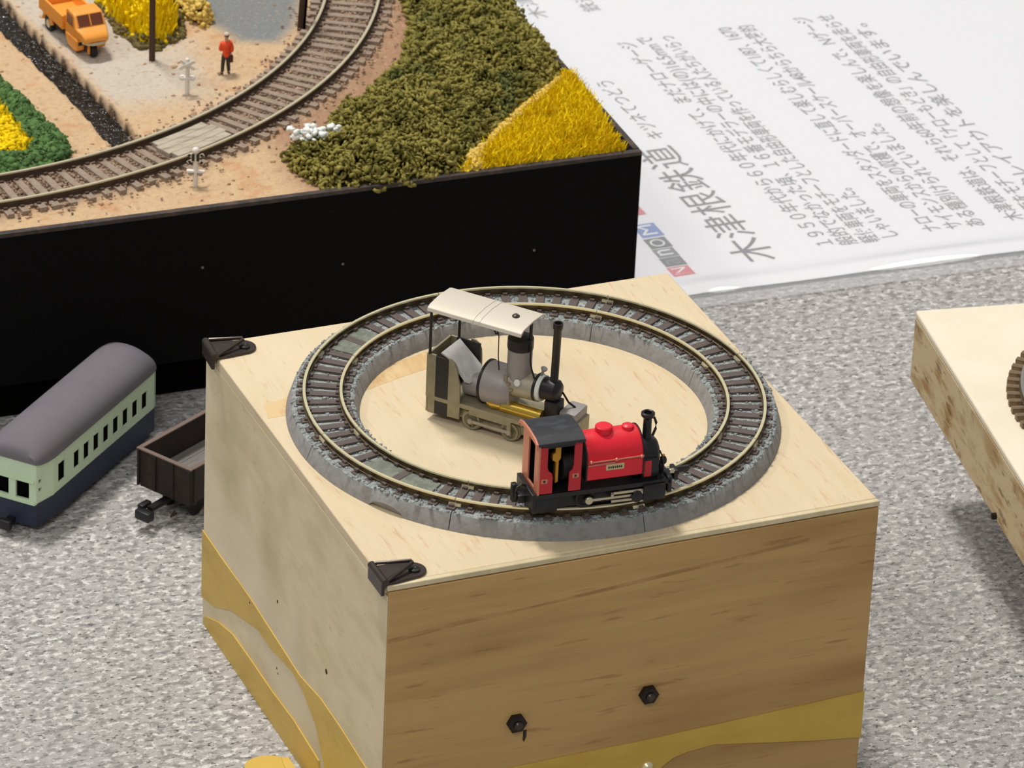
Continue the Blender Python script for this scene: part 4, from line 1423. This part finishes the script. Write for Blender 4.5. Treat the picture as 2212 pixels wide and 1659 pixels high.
def sample_poly(P, k):
    P = np.array(P)
    lo, hi = P.min(0), P.max(0)
    out = []
    Pl = [tuple(p) for p in P]
    while len(out) < k:
        x, y = rng.uniform(lo, hi)
        if in_poly(x, y, Pl):
            out.append((x, y))
    return out


def dome(x, y, P, top, edge):
    d = max(0, poly_dist(x, y, P))
    return top * (1 - math.exp(-d / edge))


def foliage(root, P, top, edge, count, size, material, core, rough=1.0, flat=(1, 1, .8), name='foliage', lumpy=1.4, surface=.75, cf=.62):
    bx_, by_ = root.location.x / MM, root.location.y / MM
    bz = root.location.z / MM
    cs, sz = [], []
    for (x, y) in sample_poly(P, count):
        h = dome(x, y, P, top, edge) * (1 + lumpy * .22 * noise.noise((x * .11, y * .11, 11))) + lumpy * noise.noise((x * .22, y * .22, 17))
        h = max(.3, h)
        z = h * (1 if rng.random() < surface else rng.uniform(.2, 1))
        cs.append((x - bx_ + rng.normal(0, .3), y - by_ + rng.normal(0, .3), z + rng.normal(0, .3)))
        sz.append(size * rng.uniform(.6, 1.35))
    v, f = crumbs(np.array(cs), np.array(sz), flat, .42 * rough)
    o = raw_mesh(name, v, f, material, root, kind='stuff')
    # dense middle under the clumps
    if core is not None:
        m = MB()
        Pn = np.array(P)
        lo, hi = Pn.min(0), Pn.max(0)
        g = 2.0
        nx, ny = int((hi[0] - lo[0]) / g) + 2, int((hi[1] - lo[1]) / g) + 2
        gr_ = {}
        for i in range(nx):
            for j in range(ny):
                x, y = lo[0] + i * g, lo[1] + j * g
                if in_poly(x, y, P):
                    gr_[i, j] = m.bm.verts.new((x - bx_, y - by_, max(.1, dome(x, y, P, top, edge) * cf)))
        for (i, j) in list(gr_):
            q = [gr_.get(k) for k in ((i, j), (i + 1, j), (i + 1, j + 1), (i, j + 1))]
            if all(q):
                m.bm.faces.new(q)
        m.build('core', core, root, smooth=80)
    return o


def curls(root, P, top, edge, count, r0, span, material, lumpy=2.0, name='curly_foliage'):
    bx_, by_, bz_ = (c / MM for c in root.location)
    K, NS_ = 5, 5
    ang = np.arange(NS_) * 2 * PI / NS_
    vs_l = np.zeros((count, K, NS_, 3))
    for q, (x, y) in enumerate(sample_poly(P, count)):
        h = dome(x, y, P, top, edge) * (1 + lumpy * .2 * noise.noise((x * .11, y * .11, 11))) + lumpy * noise.noise((x * .22, y * .22, 17)) + rng.normal(0, .95)
        h = max(.4, h)
        rad = span * rng.uniform(.5, 1.1)
        arc = rng.uniform(1.6, 3.4)
        t0 = rng.uniform(0, 2 * PI)
        ax = Vector(rng.normal(0, 1, 3)).normalized()
        ux = ax.orthogonal().normalized()
        uy = ax.cross(ux)
        rr = r0 * rng.uniform(.65, 1.3)
        for k in range(K):
            t = t0 + arc * k / (K - 1)
            radial = ux * math.cos(t) + uy * math.sin(t)
            c = radial * rad
            w = rr * (.75 if k in (0, K - 1) else rng.uniform(.85, 1.25))
            for j in range(NS_):
                p = c + (radial * math.cos(ang[j]) + ax * math.sin(ang[j])) * w
                vs_l[q, k, j] = (x - bx_ + p.x, y - by_ + p.y, h + p.z)
    f1 = []
    for k in range(K - 1):
        for j in range(NS_):
            l = (j + 1) % NS_
            f1.append((k * NS_ + j, k * NS_ + l, (k + 1) * NS_ + l))
            f1.append((k * NS_ + j, (k + 1) * NS_ + l, (k + 1) * NS_ + j))
    e = (K - 1) * NS_
    for j in range(1, NS_ - 1):
        f1.append((0, j + 1, j))
        f1.append((e, e + j, e + j + 1))
    f1 = np.array(f1)
    F = (f1[None] + (np.arange(count) * K * NS_)[:, None, None]).reshape(-1, 3)
    return raw_mesh(name, vs_l.reshape(-1, 3), F, material, root, kind='stuff')


def flakes(root, P, top, edge, count, size, material, lumpy=2.0, name='leaf_flakes'):
    bx_, by_, bz_ = (c / MM for c in root.location)
    vs_l, fs_l = [], []
    for (x, y) in sample_poly(P, count):
        h = dome(x, y, P, top, edge) * (1 + lumpy * .2 * noise.noise((x * .11, y * .11, 11))) + lumpy * noise.noise((x * .22, y * .22, 17)) + rng.normal(.3, .8)
        ax = Vector(rng.normal(0, 1, 3) + np.array((0, 0, .6))).normalized()
        ux = ax.orthogonal().normalized()
        uy = ax.cross(ux)
        a = rng.uniform(0, 2 * PI)
        ux, uy = ux * math.cos(a) + uy * math.sin(a), uy * math.cos(a) - ux * math.sin(a)
        l, w = size * rng.uniform(.6, 1.5), size * rng.uniform(.3, .6)
        c = Vector((x - bx_, y - by_, max(.3, h)))
        i = len(vs_l)
        vs_l += [c - ux * l, c - uy * w + ax * .25, c + uy * w + ax * .25, c + ux * l - ax * .4, c - ax * .45]
        fs_l += [(i, i + 1, i + 2), (i + 1, i + 3, i + 2), (i, i + 4, i + 1), (i, i + 2, i + 4), (i + 1, i + 4, i + 3), (i + 3, i + 4, i + 2)]
    return raw_mesh(name, [tuple(v) for v in vs_l], fs_l, material, root, kind='stuff')


def grass(root, P, count, hmin, hmax, w, material, base_h=lambda x, y: 0, lean=.35, name='grass_blades'):
    bx_, by_ = root.location.x / MM, root.location.y / MM
    vs_l, fs_l = [], []
    for k, (x, y) in enumerate(sample_poly(P, count)):
        h = rng.uniform(hmin, hmax)
        a = rng.uniform(0, PI)
        dx, dy = math.cos(a) * w, math.sin(a) * w
        lx, ly = rng.normal(0, lean) * h, rng.normal(0, lean) * h
        z = base_h(x, y)
        X, Y = x - bx_, y - by_
        i = len(vs_l)
        vs_l += [(X - dx, Y - dy, z), (X + dx, Y + dy, z), (X + lx * .4 + dx * .8, Y + ly * .4 + dy * .8, z + h * .6), (X + lx * .4 - dx * .8, Y + ly * .4 - dy * .8, z + h * .6),
                 (X + lx + dx * .3, Y + ly + dy * .3, z + h), (X + lx - dx * .3, Y + ly - dy * .3, z + h)]
        fs_l += [(i, i + 1, i + 2, i + 3), (i + 3, i + 2, i + 4, i + 5)]
    return raw_mesh(name, vs_l, fs_l, material, root, kind='stuff')


SH = [(74.8, 268.5), (80.5, 253.8), (95, 250.8), (112, 249.9), (121, 252), (127, 258), (136, 266), (151, 281), (166, 293), (175, 303), (178.5, 312), (180.5, 345), (182, 372), (182.5, 430), (158, 430), (152, 385), (146, 354), (132, 326.5), (113.5, 308), (99.5, 298.5), (88, 281), (76, 277)]
sb = thing('shrub_bank', 'olive green mass of lumpy shrubs filling the right corner of the layout', 'shrub', (125, 290, GZ), 0)
foliage(sb, SH, 6.6, 5.0, 1500, .85, M['olive'], M['olive_gap_shade'], 1.5, (1.15, 1.0, .8), lumpy=2.8, cf=.56)
curls(sb, SH, 7.6, 5.0, 4300, .55, 1.5, M['olive'], lumpy=2.8)
flakes(sb, SH, 7.8, 5.0, 9500, 1.25, M['olive'], lumpy=2.8)

YL = [(121.5, 251.4), (150, 250.6), (173.6, 250.3), (174.6, 262), (178.2, 285), (179.5, 303), (176, 304), (166, 294.5), (151, 282), (136, 267), (127, 259)]
yg = thing('yellow_grass_patch', 'bright yellow patch of grass in the front right corner of the layout', 'grass', (155, 265, GZ), 0)


def yl_h(x, y):
    return dome(x, y, YL, 3.6, 5.0)


grass(yg, YL, 7500, 1.6, 3.6, .3, M['yellow'], lambda x, y: yl_h(x, y) * .8)
m = MB()
foliage(yg, YL, 3.4, 5, 1500, .7, M['yellow'], M['yellow'], 1, (1, 1, .8), name='yellow_flock', lumpy=.6, cf=.8)
ST = [(122, 251.5), (126, 259.5), (136, 268), (150, 282.5), (166, 296), (176, 304.5), (178, 301), (168, 291), (155, 278.5), (142, 267.5), (131, 256), (128, 250.5)]
foliage(yg, ST, 4.6, 2.5, 1300, .85, M['straw'], None, 1, (1, 1, .8), name='straw_fringe', lumpy=.8)

# white blossom at the end of the shrubs
wf = thing('white_flowers', 'cluster of small white blossom at the left tip of the olive shrubs', 'flowers', (84.2, 274.6, GZ + 6.2), 0)
cs, sz = [], []
for k in range(80):
    cs.append((np.clip(rng.normal(0, 3.6), -6.5, 7) + .3, rng.normal(0, 1.8), rng.uniform(1.0, 4.2)))
    sz.append(rng.uniform(.65, 1.25))
v, f = crumbs(np.array(cs), np.array(sz), (1, 1, .7), .4)
raw_mesh('petals', v, f, M['white_fl'], wf, kind='stuff')
m = MB()
for k in range(26):
    a = rng.uniform(0, 2 * PI)
    m.tube([(rng.normal(0, 1.8), rng.normal(0, 1.2), -5.0), (rng.normal(0, 2.2), rng.normal(0, 2), 2.6)], .18, n=5)
m.build('stems', M['leaf_green'], wf, kind='stuff', smooth=0)

# green ring bush with a yellow field on the left
GB = [(9.5, 351), (12.5, 350), (14.2, 336), (16.2, 318.5), (18.6, 304), (15.6, 295.5), (8, 289), (-6, 288.5), (-26, 290), (-26, 299), (-4, 298), (4, 300.5), (7.4, 305), (6.8, 318), (6.4, 337)]
gb = thing('green_bush', 'dark green rounded bush edging the yellow field on the left of the layout', 'bush', (10, 300, GZ), 0)
foliage(gb, GB, 4.6, 2.4, 1700, 1.3, M['leaf_green'], M['olive_gap_shade'], .8, (1, 1, .85), lumpy=2.4)
flakes(gb, GB, 4.8, 2.4, 1800, .8, M['leaf_green'], lumpy=2.4)
YF = [(8.6, 352), (6.8, 337), (7.2, 318), (7.6, 305), (4, 300), (-4, 297.5), (-26, 298), (-26, 352)]
yf = thing('yellow_flower_field', 'flat yellow flower field enclosed by the dark green bush at the left', 'flowers', (0, 320, GZ), 0)
grass(yf, YF, 3000, 1.2, 2.4, .5, M['yellow'], lambda x, y: 2.2)
foliage(yf, YF, 4.2, 1.2, 2600, .8, M['yellow'], M['yellow'], .8, (1, 1, .8), name='yellow_flock', lumpy=.8, cf=.8)

# yellow shrub at the top with a brown base, and the straw clump beside it
YB = [(58.5, 392), (57.5, 376), (60, 364), (66, 359.5), (76, 366), (79, 376), (82, 390), (80, 420), (62, 420)]
yb = thing('yellow_bush', 'tall yellow flowering bush with a brown base behind the utility pole', 'bush', (69, 385, GZ), 0)
foliage(yb, YB, 3.2, 2.2, 1500, 1.0, mat('brown_olive_flock', (112, 98, 48), .9, layers=[((.3, .3, .3), 3, .45, .65, (72, 60, 34), .8)]), M['mound'], 1, (1, 1, .8))
YB2 = [(59, 395), (58.8, 377), (61, 366), (66.5, 361.8), (74, 367), (77.5, 377), (80, 390), (78, 415), (61, 415)]
grass(yb, YB2, 2600, 2.5, 6.0, .5, M['yellow'], lambda x, y: dome(x, y, YB2, 6.5, 3.5) * .75, .18)
foliage(yb, YB2, 7.5, 3.5, 900, .9, M['yellow'], M['yellow'], .8, (1, 1, 1), name='yellow_flock', cf=.8)
SB = [(81, 374), (84.5, 371), (88.5, 374), (90, 386), (88, 410), (82, 410)]
sc_ = thing('straw_bush', 'small pale yellow bush at the edge of the grey yard', 'bush', (85, 380, GZ), 0)
foliage(sc_, SB, 6.5, 1.8, 700, .9, M['straw'], M['mound'], 1, (1, 1, .8))

# ------------------------------------------------------------------ laminated sheet with the printed text
M['paper'] = mat('white_paper', (238, 238, 242), .7, spec=.2)
M['ink'] = mat('grey_black_ink', (78, 78, 82), .6)
M['ink_light'] = mat('faded_grey_ink', (112, 113, 117), .6)
M['ink_red'] = mat('red_ink', (216, 78, 92), .6)
M['ink_blue'] = mat('blue_ink', (84, 124, 196), .6)
M['ink_dark'] = mat('dark_grey_ink', (74, 76, 82), .6)
fm = bpy.data.materials.new('clear_laminate')
fm.use_nodes = True
nt = fm.node_tree
for nn in list(nt.nodes):
    if nn.type != 'OUTPUT_MATERIAL':
        nt.nodes.remove(nn)
outn = [nn for nn in nt.nodes if nn.type == 'OUTPUT_MATERIAL'][0]
tb_ = nt.nodes.new('ShaderNodeBsdfTransparent')
gb_ = nt.nodes.new('ShaderNodeBsdfGlossy')
gb_.inputs['Roughness'].default_value = .06
df_ = nt.nodes.new('ShaderNodeBsdfDiffuse')
df_.inputs['Color'].default_value = (.86, .87, .9, 1)
fr_ = nt.nodes.new('ShaderNodeFresnel')
fr_.inputs['IOR'].default_value = 1.48
m1 = nt.nodes.new('ShaderNodeMixShader')
m1.inputs[0].default_value = .16
m2 = nt.nodes.new('ShaderNodeMixShader')
nt.links.new(tb_.outputs[0], m1.inputs[1])
nt.links.new(df_.outputs[0], m1.inputs[2])
ge_ = nt.nodes.new('ShaderNodeNewGeometry')
ma_ = nt.nodes.new('ShaderNodeMath')
ma_.operation = 'SUBTRACT'
ma_.use_clamp = True
nt.links.new(fr_.outputs[0], ma_.inputs[0])
nt.links.new(ge_.outputs['Backfacing'], ma_.inputs[1])
nt.links.new(ma_.outputs[0], m2.inputs[0])
nt.links.new(m1.outputs[0], m2.inputs[1])
nt.links.new(gb_.outputs[0], m2.inputs[2])
nt.links.new(m2.outputs[0], outn.inputs['Surface'])
M['film'] = fm

SA = -2.45
sh_ = thing('laminated_sheet', 'white laminated paper sheet printed with grey text, lying on the felt', 'sheet', (183.4, 256.9, 0), SA)
csA, snA = math.cos(math.radians(SA)), math.sin(math.radians(SA))


def sheet_loc(x, y):
    dx, dy = x - 183.4, y - 256.9
    return dx * csA + dy * snA, -dx * snA + dy * csA


SW, SD = 250.0, 300.0


def lift(u, v):
    """gentle curl of the sheet towards its free front edge (mm above the table)"""
    return .35 + 1.9 * math.exp(-((v - 11.5) / 5.5) ** 2) * (.8 + .2 * math.sin(u * .07 + .5)) * smoothstep(4, 30, u)


def curl_sheet(name, u0, u1, v0, v1, dz, t, material):
    m = MB()
    uu = [u0 + (u1 - u0) * i / 60 for i in range(61)]
    vv = []
    v = v0
    while v < min(v1, 32):
        vv.append(v)
        v += .7
    while v < v1:
        vv.append(v)
        v += 12
    vv.append(v1)
    top = [[m.bm.verts.new((u, v, lift(u, v) + dz + t)) for u in uu] for v in vv]
    bot = [[m.bm.verts.new((u, v, lift(u, v) + dz)) for u in uu] for v in vv]
    for j in range(len(vv) - 1):
        for i in range(60):
            m.bm.faces.new((top[j][i], top[j][i + 1], top[j + 1][i + 1], top[j + 1][i]))
            m.bm.faces.new((bot[j][i], bot[j + 1][i], bot[j + 1][i + 1], bot[j][i + 1]))
    for i in range(60):
        m.bm.faces.new((top[0][i], bot[0][i], bot[0][i + 1], top[0][i + 1]))
        m.bm.faces.new((top[-1][i], top[-1][i + 1], bot[-1][i + 1], bot[-1][i]))
    for j in range(len(vv) - 1):
        m.bm.faces.new((top[j][0], top[j + 1][0], bot[j + 1][0], bot[j][0]))
        m.bm.faces.new((top[j][-1], bot[j][-1], bot[j + 1][-1], top[j + 1][-1]))
    return m.build(name, material, sh_, smooth=60)


curl_sheet('paper', .8, SW - 6, 7.6, SD - 6, 0, .12, M['paper'])
curl_sheet('laminate', 0, SW, 0, SD, .26, .12, M['film'])


def printed(text, x, y, rot, size, material, name, length=None, height=None, offset=0.0):
    """flat print: baseline starts at world (x, y) and runs along rot (degrees)."""
    cu = bpy.data.curves.new(name, 'FONT')
    cu.body = text
    cu.size = size * MM
    cu.offset = offset * MM
    cu.resolution_u = 3
    tmp = bpy.data.objects.new(name, cu)
    COL.objects.link(tmp)
    bpy.context.view_layer.update()
    dg = bpy.context.evaluated_depsgraph_get()
    me = bpy.data.meshes.new_from_object(tmp.evaluated_get(dg), depsgraph=dg)
    bpy.data.objects.remove(tmp)
    if len(me.vertices) == 0:
        return None
    co = np.zeros(len(me.vertices) * 3, dtype=np.float32)
    me.vertices.foreach_get('co', co)
    co = co.reshape(-1, 3)
    w = co[:, 0].max()
    if length:
        co[:, 0] *= length * MM / w
    if height:
        co[:, 1] *= height * MM / max(1e-6, co[:, 1].max() - co[:, 1].min())
    u, v = sheet_loc(x, y)
    a = math.radians(rot - SA)
    X = u * MM + co[:, 0] * math.cos(a) - co[:, 1] * math.sin(a)
    Y = v * MM + co[:, 0] * math.sin(a) + co[:, 1] * math.cos(a)
    Z = np.array([lift(p / MM, q / MM) + .18 for p, q in zip(X, Y)]) * MM
    me.vertices.foreach_set('co', np.stack([X, Y, Z], 1).astype(np.float32).ravel())
    me.update()
    me.materials.clear()
    me.materials.append(material)
    return link(name, me, sh_)


# the lines run away from the photographer, each next line further right
printed('木津根鉄道', 241.0, 278.2, 90, 15, M['ink'], 'printed_title', length=85, offset=.02)
printed('キツネてつどう', 242.8, 368, 90, 7, M['ink_dark'], 'printed_subtitle', length=46)
LINES = [(262.0, 281, 440.4, '１９５０年代から６０年代にかけて、まだナローゲージ'),
         (269.4, 280.3, 442, '般的でなかった頃、１６番モデラーの中には(の)16.5mmで'),
         (276.8, 279.7, 440.5, '軽便車両をモチーフとした自由形車両を作っている人たちがいらっ'),
         (284.0, 280.2, 317, 'しゃいました。'),
         (298.8, 280.5, 441, 'ナローの車両をスタンダードに直して楽しむらしくて1/87、1670'),
         (306.4, 280.1, 440.4, 'サイモンスからの収穫で、オーバースケール48からちら大変的'),
         (313.8, 279.2, 357, 'ある種別けられていました。'),
         (327.6, 279.5, 441, '木津根鉄道は、それら60年前の想像を楽しんで、Nゲージ'),
         (336.0, 279.2, 440, '車両をモチーフとして「ナローもどき」の自由形車両を走らせ'),
         (344.0, 279.2, 430, '車両やレイアウトを楽しんでいます。')]
for (x, y0, y1, s) in LINES:
    printed(s, x, y0, 90, 7, M['ink_light'], 'printed_line', length=y1 - y0, offset=.06)
printed('木津根', 243, 466, 90, 7, M['ink_light'], 'printed_line', length=30)
printed('鉄道', 262, 466, 90, 7, M['ink_light'], 'printed_line', length=16)


def block(y0, y1, x0, x1, material, glyph, gmat, gs=7.4):
    m = MB()
    c = [sheet_loc(*p) for p in ((x0, y0), (x1, y0), (x1, y1), (x0, y1))]
    m.prism([(u, v, lift(u, v) + .135) for u, v in c], (0, 0, .02))
    o = m.build('logo_block', material, sh_, smooth=0)
    if glyph:
        g = printed(glyph, x1 - 1.4, y0 + .9, 90, gs, gmat, 'logo_letter', length=(y1 - y0) - 1.8, height=(x1 - x0) - 2.4)
    return o


block(277.2, 283.6, 205.2, 212.4, M['ink_red'], 'N', M['paper'])
block(284.1, 290.0, 205.5, 212.7, M['ink_dark'], 'a', M['ink_light'])
block(290.3, 296.2, 205.8, 212.9, M['ink_light'], 'n', M['paper'])
block(296.6, 303.6, 206.1, 213.4, M['ink_dark'], 'O', M['paper'])
block(304.4, 313.6, 206.5, 214.0, M['ink_blue'], 'M', M['paper'])
block(319.5, 326, 207, 214.4, M['ink_red'], '', None)

# ------------------------------------------------------------------ pale box at the right with its own small circle
rb = thing('pale_plywood_box', 'shallow pale plywood box with stained side at the right edge of the table', 'box', (214.2, 138.4, 0), -9.6)
RW, RD, RZ, RH = 126.0, 132.0, 57.0, 22.0
MB().box((0, -RD, RZ - 2.2), (RW, 0, RZ)).build('top_panel', M['ply_pale'], rb, bevel=.6)
MB().box((.05, -RD + .1, RZ - RH), (3, -.1, RZ - 2.2)).build('side_panel', M['stained'], rb, bevel=.3)
MB().box((RW - 3, -RD + .1, RZ - RH), (RW - .05, -.1, RZ - 2.2)).build('side_panel', M['stained'], rb, bevel=.3)
MB().box((3, -RD + .1, RZ - RH), (RW - 3, -RD + 3, RZ - 2.2)).build('front_panel', M['stained'], rb, bevel=.3)
MB().box((3, -3, RZ - RH), (RW - 3, -.1, RZ - 2.2)).build('back_panel', M['stained'], rb, bevel=.3)
MB().box((58, -104, 0), (104, -50, RZ - 2.2)).build('support_block', M['plinth'], rb, smooth=0)
MB().lathe((.1, -80.8, RZ - RH + 1.2), (-1, 0, 0), [(0, 0), (1.0, 0), (1.0, 1.2), (.6, 1.5), (0, 1.5)], n=10).build('bolt_end', M['nut'], rb)
rt_ = thing('bare_track_circle', 'small circle of bare track with brown sleepers on the pale plywood box', 'track', (0, 0, 0), -9.6)
cx_, cy_ = math.cos(math.radians(-9.6)), math.sin(math.radians(-9.6))
rt_.location = Vector((214.2 + 62 * cx_ + 66 * cy_, 138.4 + 62 * cy_ - 66 * cx_, RZ)) * MM
M['copper_sleeper'] = mat('brown_copper_sleeper', (126, 104, 78), .5, metal=.2, layers=[((.6, .6, .6), 2, .45, .65, (92, 74, 56), .7)])
M['grey_rail'] = mat('grey_rail', (168, 162, 156), .35, metal=.7)
m = MB()
m.box((-8.6, -.9, .02), (8.6, .9, 1.7))
q0 = m.build('sleeper', M['copper_sleeper'], rt_, smooth=0, bevel=.12)
for i in range(80):
    mt = rotz(i * 360 / 80) @ Matrix.Translation((45 * MM, 0, 0))
    if i == 0:
        q0.matrix_basis = mt
    else:
        copy_part(q0, rt_, mt)
for rr in (49.5, 40.5):
    rail((0, 0), rr, 1.65, 2.0, 0, 360, 120, rt_, [M['grey_rail'], M['railweb']], w=.45)

# ------------------------------------------------------------------ loose end of yellow tape on the felt
ty = thing('tape_roll_end', 'rounded tab of yellow tape on the felt beside the plywood box', 'tape', (-8.5, 52, 0), 0)
m = MB()
out = [(-6.2, -14), (-6.0, 5)] + [(-.2 + 5.8 * math.cos(a), 5.6 + 4.6 * math.sin(a)) for a in [PI * (1 - k / 14) for k in range(15)]] + [(5.2, -14)]
m.prism([(x, y, .15) for x, y in out], (0, 0, .35))
m.build('tape_tab', M['tape'], ty, bevel=.1)
m = MB()
m.prism([(3.6, -14, .5), (3.9, 4, .5), (4.6, 7.2, .9), (6.2, 6.0, 1.0), (6.6, -14, .5)], (0, 0, .25))
m.build('folded_edge', M['tape'], ty, bevel=.08)
